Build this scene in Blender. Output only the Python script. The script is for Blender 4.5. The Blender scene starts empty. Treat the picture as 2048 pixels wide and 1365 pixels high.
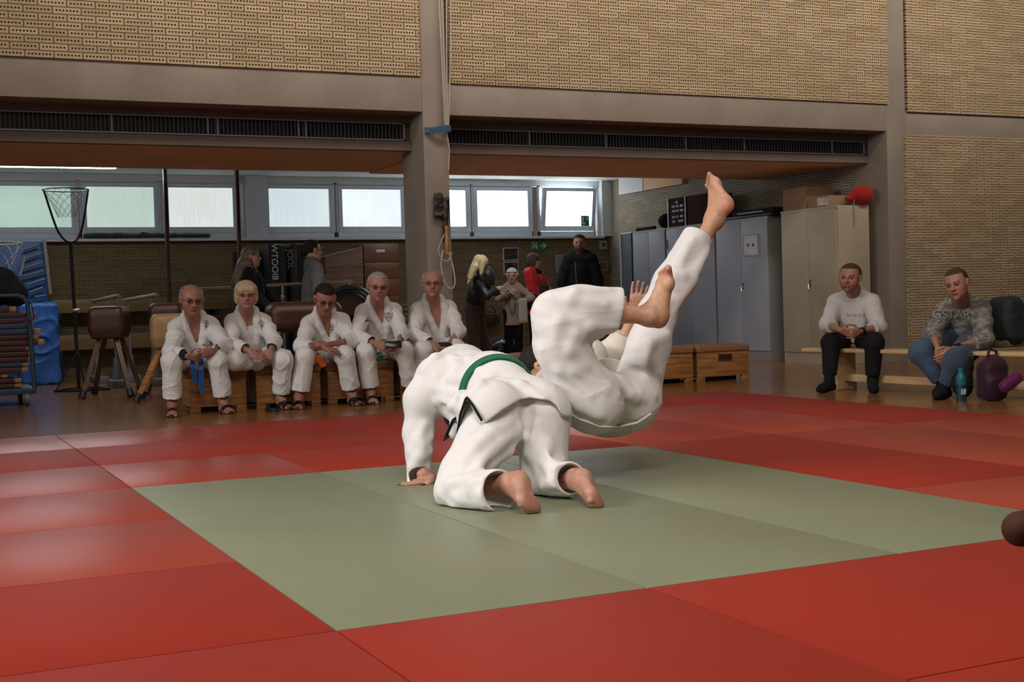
import bpy, bmesh, math, random
import numpy as np
from mathutils import Vector, Matrix, Euler
random.seed(7)
SC = bpy.context.scene
COL = SC.collection
# ---------------------------------------------------------------- camera (world: X along the far wall, Y into the depth, Z up, mat tops at z = 0)
F_PX, YAW, PITCH, ROLL = 2641.72, 0.438721, 0.0290956, -0.0293548
CAM = np.array([-1.05238, -3.40740, 0.868736])
def _axes():
    cy, sy, cp, sp = math.cos(YAW), math.sin(YAW), math.cos(PITCH), math.sin(PITCH)
    f = np.array([sy*cp, cy*cp, -sp]); r = np.array([cy, -sy, 0.0]); u = np.cross(r, f)
    c, s = math.cos(ROLL), math.sin(ROLL)
    return c*r + s*u, -s*r + c*u, f
AR, AU, AF = _axes()
def at(x, y, Y):
    "world point on the plane at depth Y that the photograph shows at pixel x, y"
    d = AF + (x-1024)/F_PX*AR - (y-682.5)/F_PX*AU
    return CAM + (Y-CAM[1])/d[1]*d
cam = bpy.data.cameras.new('camera'); co = bpy.data.objects.new('camera', cam); COL.objects.link(co)
M = Matrix(((AR[0], AU[0], -AF[0], CAM[0]), (AR[1], AU[1], -AF[1], CAM[1]), (AR[2], AU[2], -AF[2], CAM[2]), (0, 0, 0, 1)))
co.matrix_world = M
cam.sensor_width = 36.0; cam.lens = F_PX/2048*36.0; cam.clip_start = 0.05; cam.clip_end = 200
cam.dof.use_dof = True; cam.dof.focus_distance = 6.1; cam.dof.aperture_fstop = 14.0
SC.camera = co
# ---------------------------------------------------------------- world and lamps
W = bpy.data.worlds.new('hall_bounce'); SC.world = W; W.use_nodes = True
W.node_tree.nodes['Background'].inputs[0].default_value = (1.0, 0.86, 0.76, 1)
W.node_tree.nodes['Background'].inputs[1].default_value = 0.075
SC.view_settings.view_transform = 'Standard'; SC.view_settings.look = 'None'
SC.view_settings.exposure = 0.0; SC.view_settings.gamma = 1.0; SC.view_settings.use_curve_mapping = False
def area(name, loc, target, sx, sy, power, color, spread=180):
    l = bpy.data.lights.new(name, 'AREA'); l.shape = 'RECTANGLE'; l.size = sx; l.size_y = sy
    l.energy = power; l.color = color; l.spread = math.radians(spread)
    o = bpy.data.objects.new(name, l); COL.objects.link(o); o.location = loc
    o.rotation_euler = (Vector(target)-Vector(loc)).to_track_quat('-Z', 'Y').to_euler()
    return o
# high window band in the left wall of the hall, unseen fills added overhead, niche tubes
area('high_window_light', (-6.8, 2.4, 4.6), (1.9, 2.0, 0.4), 5.5, 2.2, 275, (1.0, 0.97, 0.95), 116)
area('fill_near', (-0.5, -2.5, 6.2), (1.5, 1.2, 0), 4.0, 1.2, 122, (1.0, 0.91, 0.83), 100)  # added front fill above the judoka, not a known lamp
area('fill_mid', (5.0, 2.5, 6.4), (6.2, 4.6, 0), 4.0, 1.2, 72, (1.0, 0.86, 0.74), 130)  # added fill towards the bench on the right
area('fill_far', (6.6, 6.0, 6.5), (6.9, 9.7, 4.5), 15.0, 0.8, 172, (1.0, 0.90, 0.80), 84)  # added wash that brightens the far brick wall
FLOOR = -0.04
# ---------------------------------------------------------------- properties
def tag(o, label=None, cat=None, group=None, kind=None):
    if label: o['label'] = label
    if cat: o['category'] = cat
    if group: o['group'] = group
    if kind: o['kind'] = kind
    return o
def empty(name, loc=(0, 0, 0), label=None, cat=None, group=None):
    o = bpy.data.objects.new(name, None); COL.objects.link(o); o.location = loc
    o.empty_display_size = 0.1
    return tag(o, label, cat, group)
def link(name, me, mats, parent=None):
    o = bpy.data.objects.new(name, me); COL.objects.link(o)
    for m in (mats if isinstance(mats, (list, tuple)) else [mats]): me.materials.append(m)
    if parent is not None:
        o.parent = parent
        o.matrix_parent_inverse = Matrix.Translation(-parent.location)
    return o
# ---------------------------------------------------------------- materials
class NT:
    def __init__(s, name):
        s.m = bpy.data.materials.new(name); s.m.use_nodes = True; s.t = s.m.node_tree
        s.b = s.t.nodes['Principled BSDF']; s.co = None
    def n(s, typ, **kw):
        n = s.t.nodes.new(typ)
        for k, v in kw.items(): setattr(n, k, v)
        return n
    def link(s, a, b): s.t.links.new(a, b)
    def math(s, op, a, b=None, c=None):
        n = s.n('ShaderNodeMath', operation=op)
        for i, v in enumerate((a, b, c)):
            if v is None: continue
            if isinstance(v, (int, float)): n.inputs[i].default_value = v
            else: s.link(v, n.inputs[i])
        return n.outputs[0]
    def obj(s):
        if s.co is None: s.co = s.n('ShaderNodeTexCoord').outputs['Object']
        return s.co
    def noise(s, scale, detail=3, vec=None, stretch=None, rough=.5):
        v = vec or s.obj()
        if stretch:
            mp = s.n('ShaderNodeMapping'); mp.inputs['Scale'].default_value = stretch; s.link(v, mp.inputs[0]); v = mp.outputs[0]
        n = s.n('ShaderNodeTexNoise'); n.inputs['Scale'].default_value = scale; n.inputs['Detail'].default_value = detail
        n.inputs['Roughness'].default_value = rough
        s.link(v, n.inputs['Vector']); return n.outputs[0]
    def ramp(s, fac, stops):
        r = s.n('ShaderNodeValToRGB'); e = r.color_ramp.elements
        while len(e) < len(stops): e.new(.5)
        for i, (p, c) in enumerate(stops): e[i].position = p; e[i].color = (*c, 1)
        s.link(fac, r.inputs[0]); return r.outputs[0]
    def mix(s, fac, a, b, mode='MIX'):
        n = s.n('ShaderNodeMix', data_type='RGBA', blend_type=mode)
        for i, v in ((0, fac), (6, a), (7, b)):
            if isinstance(v, (int, float)): n.inputs[i].default_value = v
            elif isinstance(v, tuple): n.inputs[i].default_value = (*v, 1) if len(v) == 3 else v
            else: s.link(v, n.inputs[i])
        return n.outputs[2]
    def bump(s, h, strength, dist=.01):
        n = s.n('ShaderNodeBump'); n.inputs['Strength'].default_value = strength; n.inputs['Distance'].default_value = dist
        s.link(h, n.inputs['Height']); s.link(n.outputs[0], s.b.inputs['Normal']); return n
    def col(s, c):
        if isinstance(c, tuple): s.b.inputs['Base Color'].default_value = (*c, 1)
        else: s.link(c, s.b.inputs['Base Color'])
def srgb(r, g, b):
    f = lambda c: (c/255/12.92) if c/255 <= .04045 else ((c/255+.055)/1.055)**2.4
    return (f(r), f(g), f(b))
def simple(name, c, rough=.6, metal=0.0, var=.12, vs=14.0, bump=0.0, bs=60.0, spec=.5, stretch=None, coat=0.0):
    t = NT(name); n = t.noise(vs, 4, stretch=stretch)
    lo = tuple(x*(1-var) for x in c); hi = tuple(min(1, x*(1+var)) for x in c)
    t.col(t.ramp(n, [(.3, lo), (.7, hi)]))
    t.b.inputs['Roughness'].default_value = rough; t.b.inputs['Metallic'].default_value = metal
    t.b.inputs['Specular IOR Level'].default_value = spec
    if coat: t.b.inputs['Coat Weight'].default_value = coat
    if bump: t.bump(t.noise(bs, 3), bump, .004)
    return t.m
def wood(name, c1, c2, rough=.45, axis=0, scale=5.0, bump=.1):
    t = NT(name); st = [18.0, 18.0, 18.0]; st[axis] = 1.2
    n = t.noise(scale/5, 5, stretch=tuple(st), rough=.65)
    t.col(t.ramp(n, [(.32, c1), (.5, tuple((a+b)/2 for a, b in zip(c1, c2))), (.68, c2)]))
    t.b.inputs['Roughness'].default_value = rough
    t.bump(n, bump, .003); return t.m
def emis(name, c, strength):
    t = NT(name); t.col(c); t.b.inputs['Emission Color'].default_value = (*c, 1); t.b.inputs['Emission Strength'].default_value = strength
    return t.m
def brick(name, axis, tones, mortar, L=.262, C=.0702, off=0.0):
    "perforated bricks laid with their row of holes showing; axis 0: wall along X, 1: wall along Y"
    t = NT(name); sep = t.n('ShaderNodeSeparateXYZ'); t.link(t.obj(), sep.inputs[0])
    x, z = sep.outputs[axis], sep.outputs[2]
    v = t.math('DIVIDE', z, C); row = t.math('FLOOR', v); fv = t.math('FRACT', v)
    odd = t.math('MODULO', t.math('ABSOLUTE', row), 2.0)
    u = t.math('ADD', t.math('DIVIDE', t.math('ADD', x, off+50), L), t.math('MULTIPLY', odd, .5))
    cu = t.math('FLOOR', u); fu = t.math('FRACT', u)
    mort = t.math('MAXIMUM', t.math('LESS_THAN', fu, .04), t.math('LESS_THAN', fv, .13))
    # seven round holes
    hu = t.math('MULTIPLY', t.math('SUBTRACT', fu, .10), 7/.84)
    inr = t.math('MULTIPLY', t.math('GREATER_THAN', hu, 0.0), t.math('LESS_THAN', hu, 7.0))
    hx = t.math('MULTIPLY', t.math('SUBTRACT', t.math('FRACT', hu), .5), L*.84/7)
    hz = t.math('MULTIPLY', t.math('SUBTRACT', fv, .58), C)
    d = t.math('SQRT', t.math('ADD', t.math('MULTIPLY', hx, hx), t.math('MULTIPLY', hz, hz)))
    hole = t.math('MULTIPLY', t.math('LESS_THAN', d, .0098), inr)
    cv = t.n('ShaderNodeCombineXYZ'); t.link(cu, cv.inputs[0]); t.link(row, cv.inputs[1])
    wn = t.n('ShaderNodeTexWhiteNoise', noise_dimensions='2D'); t.link(cv.outputs[0], wn.inputs['Vector'])
    base = t.ramp(wn.outputs['Value'], [(0, tones[0]), (.5, tones[1]), (1, tones[2])])
    base = t.mix(.35, base, t.ramp(t.noise(40, 4), [(.3, tones[0]), (.7, tones[2])]))
    base = t.mix(mort, base, mortar); base = t.mix(hole, base, (.02, .014, .01))
    t.col(base); t.b.inputs['Roughness'].default_value = .85
    h = t.math('SUBTRACT', 1.0, t.math('ADD', mort, t.math('MULTIPLY', hole, 2.0)))
    t.bump(h, .8, .006); return t.m
def fabric(name, c, weave=260.0, var=.05, rough=.9, sheen=.1, fold=0.0, vs=6, wb=.2):
    t = NT(name); n = t.noise(vs, 3)
    lo = tuple(x*(1-var) for x in c); hi = tuple(min(1, x*(1+var)) for x in c)
    t.col(t.ramp(n, [(.3, lo), (.7, hi)])); t.b.inputs['Roughness'].default_value = rough
    t.b.inputs['Sheen Weight'].default_value = sheen; t.b.inputs['Specular IOR Level'].default_value = .25
    w = t.noise(weave, 2); h = w
    if fold:
        h = t.math('ADD', t.math('MULTIPLY', w, .12), t.math('MULTIPLY', t.noise(9, 2, stretch=(1, 1, .5)), fold))
    t.bump(h, wb, .003); return t.m
def skinmat(name, c):
    "skin: per-vertex features (lips, brows, eyes) over a mottled tone"
    t = NT(name); a = t.n('ShaderNodeAttribute'); a.attribute_name = 'Col'
    n = t.noise(55, 3); tone = t.ramp(n, [(.3, tuple(x*.9 for x in c)), (.7, tuple(min(1, x*1.08) for x in c))])
    t.col(t.mix(1.0, tone, a.outputs['Color'], 'MULTIPLY'))
    t.b.inputs['Roughness'].default_value = .5; t.b.inputs['Subsurface Weight'].default_value = .06
    t.b.inputs['Subsurface Radius'].default_value = (.02, .008, .004)
    t.bump(t.noise(130, 2), .12, .002); return t.m
# ---------------------------------------------------------------- hard-surface mesh builder
class MB:
    def __init__(s): s.bm = bmesh.new(); s.mi = 0
    def _fin(s, vs):
        for v in vs:
            for f in v.link_faces: f.material_index = s.mi
    def box(s, lo, hi, rot=None, bevel=0.0, seg=2):
        lo, hi = Vector(lo), Vector(hi); c = (lo+hi)/2; d = hi-lo
        m = Matrix.Translation(c) @ (rot.to_4x4() if rot else Matrix()) @ Matrix.Diagonal((*d, 1))
        r = bmesh.ops.create_cube(s.bm, size=1, matrix=m); vs = r['verts']; s._fin(vs)
        if bevel:
            es = {e for v in vs for e in v.link_edges}
            r = bmesh.ops.bevel(s.bm, geom=list(es), offset=bevel, segments=seg, affect='EDGES', profile=.6)
            for f in r['faces']: f.material_index = s.mi
        return s
    def cyl(s, a, b, r1, r2=None, n=20, caps=True):
        a, b = Vector(a), Vector(b); r2 = r1 if r2 is None else r2; d = b-a
        m = Matrix.Translation((a+b)/2) @ d.to_track_quat('Z', 'Y').to_matrix().to_4x4()
        r = bmesh.ops.create_cone(s.bm, cap_ends=caps, segments=n, radius1=r1, radius2=r2, depth=d.length, matrix=m); s._fin(r['verts'])
        return s
    def sphere(s, c, r, n=16, sc=(1, 1, 1), rot=None):
        m = Matrix.Translation(c) @ (rot.to_4x4() if rot else Matrix()) @ Matrix.Diagonal((*sc, 1))
        r = bmesh.ops.create_uvsphere(s.bm, u_segments=n*2, v_segments=n, radius=r, matrix=m); s._fin(r['verts']); return s
    def tube(s, pts, r, n=10, closed=False, flat=1.0, caps=True):
        P = [Vector(p) for p in pts]; k = len(P); rings = []
        up = None
        for i, p in enumerate(P):
            a = P[(i-1) % k] if (closed or i > 0) else P[0]; b = P[(i+1) % k] if (closed or i < k-1) else P[-1]
            t = (b-a).normalized()
            if up is None: up = t.orthogonal().normalized()
            up = (up-t*up.dot(t)).normalized(); sd = t.cross(up)
            rr = r[i] if isinstance(r, (list, tuple)) else r
            rings.append([s.bm.verts.new(p+(up*math.cos(2*math.pi*j/n)*flat+sd*math.sin(2*math.pi*j/n))*rr) for j in range(n)])
        for i in range(k if closed else k-1):
            A, B = rings[i], rings[(i+1) % k]
            for j in range(n):
                f = s.bm.faces.new((A[j], A[(j+1) % n], B[(j+1) % n], B[j])); f.material_index = s.mi
        if not closed and caps:
            for R, rev in ((rings[0], 0), (rings[-1], 1)):
                try: f = s.bm.faces.new(R if rev else R[::-1]); f.material_index = s.mi
                except ValueError: pass
        return s
    def prism(s, poly, d):
        "extrude polygon (3-D points) along vector d"
        d = Vector(d); A = [s.bm.verts.new(Vector(p)) for p in poly]; B = [s.bm.verts.new(Vector(p)+d) for p in poly]; n = len(A)
        fs = [s.bm.faces.new(A[::-1]), s.bm.faces.new(B)]
        for j in range(n): fs.append(s.bm.faces.new((A[j], A[(j+1) % n], B[(j+1) % n], B[j])))
        for f in fs: f.material_index = s.mi
        return s
    def strip(s, pts, wv, thick, nv=None):
        "flat band along pts; wv = half-width vector(s)"
        P = [Vector(p) for p in pts]; k = len(P); R = []
        for i, p in enumerate(P):
            w = Vector(wv[i] if isinstance(wv, list) else wv); t = (P[min(i+1, k-1)]-P[max(i-1, 0)]).normalized()
            nn = w.cross(t).normalized()*thick/2
            R.append([s.bm.verts.new(q) for q in (p-w-nn, p+w-nn, p+w+nn, p-w+nn)])
        for i in range(k-1):
            for j in range(4): s.bm.faces.new((R[i][j], R[i][(j+1) % 4], R[i+1][(j+1) % 4], R[i+1][j])).material_index = s.mi
        s.bm.faces.new(R[0][::-1]).material_index = s.mi; s.bm.faces.new(R[-1]).material_index = s.mi
        return s
    def build(s, name, mats, parent=None, smooth=True, angle=35):
        bmesh.ops.recalc_face_normals(s.bm, faces=s.bm.faces[:])
        me = bpy.data.meshes.new(name); s.bm.to_mesh(me); s.bm.free()
        if smooth:
            for p in me.polygons: p.use_smooth = True
            me.set_sharp_from_angle(angle=math.radians(angle))
        return link(name, me, mats, parent)
def boxobj(name, lo, hi, m, parent=None, bevel=0.0, kind=None):
    o = MB().box(lo, hi, bevel=bevel).build(name, m, parent)
    if kind: o['kind'] = kind
    return o
def smoothpts(P, n=6, closed=False):
    P = [np.array(p, float) for p in P]; k = len(P); out = []
    for i in range(k if closed else k-1):
        a, b, c, d = (P[(i+j) % k] if closed else P[min(max(i+j, 0), k-1)] for j in (-1, 0, 1, 2))
        for t in np.arange(n)/n: out.append(.5*((2*b)+(c-a)*t+(2*a-5*b+4*c-d)*t*t+(3*b-a-3*c+d)*t**3))
    return [tuple(x) for x in (out if closed else out+[P[-1]])]
def lerp(a, b, t): return np.asarray(a, float)*(1-t)+np.asarray(b, float)*t
# ---------------------------------------------------------------- implicit surfaces for bodies and clothes
def V(*a): return np.array(a if len(a) > 1 else a[0], float)
def unit(v): v = np.asarray(v, float); return v/max(1e-9, np.linalg.norm(v))
class Cap:
    "tapered capsule"
    def __init__(s, a, b, r1, r2=None, k=.02):
        s.a, s.b, s.r1, s.r2, s.k = V(a), V(b), r1, (r1 if r2 is None else r2), k
        s.ba = s.b-s.a; s.q = max(1e-9, s.ba@s.ba); R = max(s.r1, s.r2)
        s.lo = np.minimum(s.a, s.b)-R; s.hi = np.maximum(s.a, s.b)+R
    def d(s, p):
        pa = p-s.a; t = np.clip((pa@s.ba)/s.q, 0, 1)
        return np.sqrt(np.einsum('ij,ij->i', pa-t[:, None]*s.ba, pa-t[:, None]*s.ba))-(s.r1+(s.r2-s.r1)*t)
class Ell:
    "ellipsoid; axes = rows of the basis"
    def __init__(s, c, r, B=None, k=.02):
        s.c, s.r, s.B, s.k = V(c), V(r), (np.eye(3) if B is None else np.array(B, float)), k
        R = s.r.max(); s.lo = s.c-R; s.hi = s.c+R
    def d(s, p):
        q = (p-s.c)@s.B.T; a = q/s.r; k0 = np.sqrt((a*a).sum(1)); a2 = a/s.r; k1 = np.sqrt((a2*a2).sum(1))+1e-9
        d = k0*(k0-1)/k1; return np.where(k0 < .05, -s.r.min(), d)
class Box:
    def __init__(s, c, h, B=None, rd=.01, k=.02):
        s.c, s.h, s.B, s.rd, s.k = V(c), V(h), (np.eye(3) if B is None else np.array(B, float)), rd, k
        R = np.linalg.norm(s.h); s.lo = s.c-R; s.hi = s.c+R
    def d(s, p):
        q = np.abs((p-s.c)@s.B.T)-s.h+s.rd
        return np.sqrt((np.maximum(q, 0)**2).sum(1))+np.minimum(q.max(1), 0)-s.rd
class Fn:
    def __init__(s, fn, lo, hi, k=.01): s.fn, s.lo, s.hi, s.k = fn, V(lo), V(hi), k
    def d(s, p): return s.fn(p)
class Neg:
    "carves its shape out of what comes before it"
    def __init__(s, q): s.q, s.k, s.lo, s.hi = q, q.k, q.lo, q.hi
    def d(s, p): return s.q.d(p)
def smin(a, b, k):
    h = np.maximum(k-np.abs(a-b), 0)/k
    return np.minimum(a, b)-h*h*k*.25
def mesh_field(prims, subs=(), h=.006, clip=None):
    lo = np.min([q.lo for q in prims], 0)-3*h; hi = np.max([q.hi for q in prims], 0)+3*h
    if clip is not None: lo = np.maximum(lo, clip[0]); hi = np.minimum(hi, clip[1])
    B = 8; nb = np.ceil((hi-lo)/(h*B)).astype(int)+1; n = nb*B
    g = np.stack(np.meshgrid(*[np.arange(m) for m in nb], indexing='ij'), -1).reshape(-1, 3)
    H = B*h; cen = lo+(g+.5)*H-.5*h
    PD = [q.d(cen) for q in prims]; f = np.full(len(cen), 9.0)
    for q, dd in zip(prims, PD): f = -smin(-f, dd, q.k) if isinstance(q, Neg) else smin(f, dd, q.k)
    fs = f.copy()
    for q in subs: fs = -smin(-fs, q.d(cen), q.k)
    thr = H*.87*1.25+.02
    act = np.nonzero(np.abs(fs) < thr)[0]
    D = np.repeat(np.repeat(np.repeat(np.where(fs > 0, 1.0, -1.0).astype(np.float32).reshape(nb), B, 0), B, 1), B, 2)
    D4 = D.reshape(nb[0], B, nb[1], B, nb[2], B)
    loc = np.stack(np.meshgrid(*[np.arange(B)]*3, indexing='ij'), -1).reshape(-1, 3)*h
    for st in range(0, len(act), 1500):
        A = act[st:st+1500]; base = lo+g[A]*H
        P = (base[:, None, :]+loc[None]).reshape(-1, 3); val = np.full((len(A), B**3), 9.0)
        for q, dd in zip(prims, PD):
            m = np.nonzero(dd[A] < np.maximum(fs[A] if isinstance(q, Neg) else f[A], -.02)+H*1.9+q.k)[0]
            if len(m) == 0: continue
            pp = P.reshape(len(A), -1, 3)[m].reshape(-1, 3)
            dq = q.d(pp).reshape(len(m), -1)
            val[m] = -smin(-val[m], dq, q.k) if isinstance(q, Neg) else smin(val[m], dq, q.k)
        for q in subs:
            val = -smin(-val.reshape(-1), q.d(P), q.k).reshape(val.shape)
        gg = g[A]; D4[gg[:, 0], :, gg[:, 1], :, gg[:, 2], :] = val.reshape(len(A), B, B, B).astype(np.float32)
    D[0] = D[-1] = 1; D[:, 0] = D[:, -1] = 1; D[:, :, 0] = D[:, :, -1] = 1
    S = D < 0; c = S[:-1, :-1, :-1].astype(np.int8)
    for i, j, k in ((1,0,0),(0,1,0),(0,0,1),(1,1,0),(1,0,1),(0,1,1),(1,1,1)):
        c = c+S[i:i+n[0]-1, j:j+n[1]-1, k:k+n[2]-1]
    mix = (c > 0) & (c < 8); idx = np.argwhere(mix); m = len(idx)
    off = np.array([(i, j, k) for i in (0, 1) for j in (0, 1) for k in (0, 1)])
    v8 = np.stack([D[idx[:, 0]+o[0], idx[:, 1]+o[1], idx[:, 2]+o[2]] for o in off], 1)
    v8 = np.clip(v8, -2*h, 2*h)
    acc = np.zeros((m, 3)); cnt = np.zeros(m)
    for a in range(8):
        for b in range(a+1, 8):
            if np.abs(off[a]-off[b]).sum() != 1: continue
            va, vb = v8[:, a], v8[:, b]; x = (va < 0) != (vb < 0)
            t = np.where(x, va/np.where(x, va-vb, 1), 0)
            acc += np.where(x[:, None], off[a]+t[:, None]*(off[b]-off[a]), 0); cnt += x
    verts = lo+(idx+acc/cnt[:, None])*h
    im = np.full(mix.shape, -1, np.int32); im[mix] = np.arange(m)
    quads = []
    for ax in range(3):
        s0 = S[:-1] if ax == 0 else S[:, :-1] if ax == 1 else S[:, :, :-1]
        s1 = S[1:] if ax == 0 else S[:, 1:] if ax == 1 else S[:, :, 1:]
        e = np.argwhere(s0 != s1); b1, b2 = (ax+1) % 3, (ax+2) % 3
        e = e[(e[:, b1] > 0) & (e[:, b2] > 0)]
        ins = s0[e[:, 0], e[:, 1], e[:, 2]]; q = []
        for db1, db2 in ((-1, -1), (0, -1), (0, 0), (-1, 0)):
            w = e.copy(); w[:, b1] += db1; w[:, b2] += db2; q.append(im[w[:, 0], w[:, 1], w[:, 2]])
        q = np.stack(q, 1); q[~ins] = q[~ins][:, ::-1]; quads.append(q)
    F = np.concatenate(quads); F = F[(F >= 0).all(1)]
    return verts, F
def field(prims, p):
    f = np.full(len(p), 9.0)
    for q in prims: f = -smin(-f, q.d(p), q.k) if isinstance(q, Neg) else smin(f, q.d(p), q.k)
    return f
def trace(prims, o, d, out=0.0, tmax=1.2):
    "march from o along d until the surface; returns hit points lifted by out"
    o = np.atleast_2d(np.array(o, float)); d = np.atleast_2d(np.array(d, float)); d = d/np.linalg.norm(d, axis=1)[:, None]
    if len(d) == 1: d = np.repeat(d, len(o), 0)
    if len(o) == 1: o = np.repeat(o, len(d), 0)
    t = np.zeros(len(o))
    for _ in range(60): t += np.clip(field(prims, o+d*t[:, None])*.8, -.05, .1); t = np.minimum(t, tmax)
    return o+d*(t-out)[:, None]
def drape(q, pts, out=.006, t0=3.8, tmax=7.6):
    "points of surface q seen at photograph pixels, lifted a little"
    o = np.repeat(CAM[None], len(pts), 0); d = np.array([at(x, y, 6.0)-CAM for x, y in pts]); d = d/np.linalg.norm(d, axis=1)[:, None]; t = np.full(len(pts), t0)
    for _ in range(120): t += np.clip(field(q, o+d*t[:, None])*.8, -.05, .2)
    t = np.where(t > tmax, np.median(t[t < tmax]) if (t < tmax).any() else (t0+tmax)/2, t)
    return o+d*(t-out)[:, None]
def grad(q, p, e=.004):
    g = np.stack([field(q, p+V(*(e*(i == j) for j in range(3))))-field(q, p-V(*(e*(i == j) for j in range(3)))) for i in range(3)], 1)
    return g/(np.linalg.norm(g, axis=1)[:, None]+1e-9)
def band(q, P, hw, th):
    "flat band lying on surface q along points P"
    N = grad(q, P); Tn = np.gradient(P, axis=0); Wd = np.cross(N, Tn); Wd /= np.linalg.norm(Wd, axis=1)[:, None]+1e-9
    return MB().strip([tuple(x) for x in P], [tuple(x*hw) for x in Wd], th)
def vnormals(v, F):
    a = v[F[:, 2]]-v[F[:, 0]]; b = v[F[:, 3]]-v[F[:, 1]]; nn = np.cross(a, b); N = np.zeros_like(v)
    for i in range(4): np.add.at(N, F[:, i], nn)
    return N/(np.linalg.norm(N, axis=1)[:, None]+1e-12)
def folds(v, seed, wl=.09, amp=.004, axis=None, n=4):
    "creased-cloth height: ridged waves, warped"
    rng = np.random.RandomState(seed); out = np.zeros(len(v))
    wp = sum(np.sin(v@(rng.randn(3)*6)+rng.rand()*6)[:, None]*rng.randn(3)*.03 for _ in range(5))
    q = v+wp
    for i in range(n):
        k = unit(rng.randn(3)+(0 if axis is None else 0)); 
        if axis is not None: k = unit(k-np.asarray(axis)*(k@np.asarray(axis))*.8)
        k = k*2*math.pi/(wl*rng.uniform(.7, 1.9)); ph = rng.rand()*6.28
        m = .5+.5*np.sin(q@(rng.randn(3)*7)+rng.rand()*6)
        out += (1-np.abs(np.sin((q@k)*.5+ph)))**2.2*m
    k2 = rng.randn(3)*2*math.pi/(wl*.45)*.4; fine = (1-np.abs(np.sin(q@k2+2*out)))**3*(.5+.5*np.sin(q@(rng.randn(3)*9)))
    return (out/n-.25)*amp*2.2+fine*amp*.35
def mk(name, v, F, mats, parent=None, col=None):
    me = bpy.data.meshes.new(name); me.vertices.add(len(v)); me.vertices.foreach_set('co', v.astype(np.float32).ravel())
    me.loops.add(F.size); me.loops.foreach_set('vertex_index', F.astype(np.int32).ravel())
    me.polygons.add(len(F)); me.polygons.foreach_set('loop_start', np.arange(0, F.size, 4, dtype=np.int32))
    me.polygons.foreach_set('loop_total', np.full(len(F), 4, np.int32))
    me.polygons.foreach_set('use_smooth', np.ones(len(F), bool)); me.update(calc_edges=True); me.validate()
    if col is not None:
        a = me.color_attributes.new('Col', 'FLOAT_COLOR', 'POINT')
        a.data.foreach_set('color', np.concatenate([col, np.ones((len(v), 1))], 1).astype(np.float32).ravel())
    return link(name, me, mats, parent)
def cloth(name, prims, subs, mat, parent, h=.008, seed=1, amp=.005, wl=.1, clip=None):
    v, F = mesh_field(prims, subs, h, clip)
    if amp:
        N = vnormals(v, F); v = v+N*folds(v, seed, wl, amp)[:, None]
    return mk(name, v, F, mat, parent)
def relax(v, F, it=2, lam=.5):
    for _ in range(it):
        s = np.zeros_like(v); c = np.zeros(len(v))
        for i in range(4):
            a, b = F[:, i], F[:, (i+1) % 4]
            np.add.at(s, a, v[b]); np.add.at(c, a, 1)
        v = v+(s/np.maximum(c, 1)[:, None]-v)*lam
    return v
def basis(right, fwd, up):
    return np.array([unit(right), unit(fwd), unit(up)])
def frame(fwd, up):
    u = unit(up); f = unit(np.asarray(fwd, float)-u*np.dot(fwd, u)); return basis(np.cross(f, u), f, u)
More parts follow.
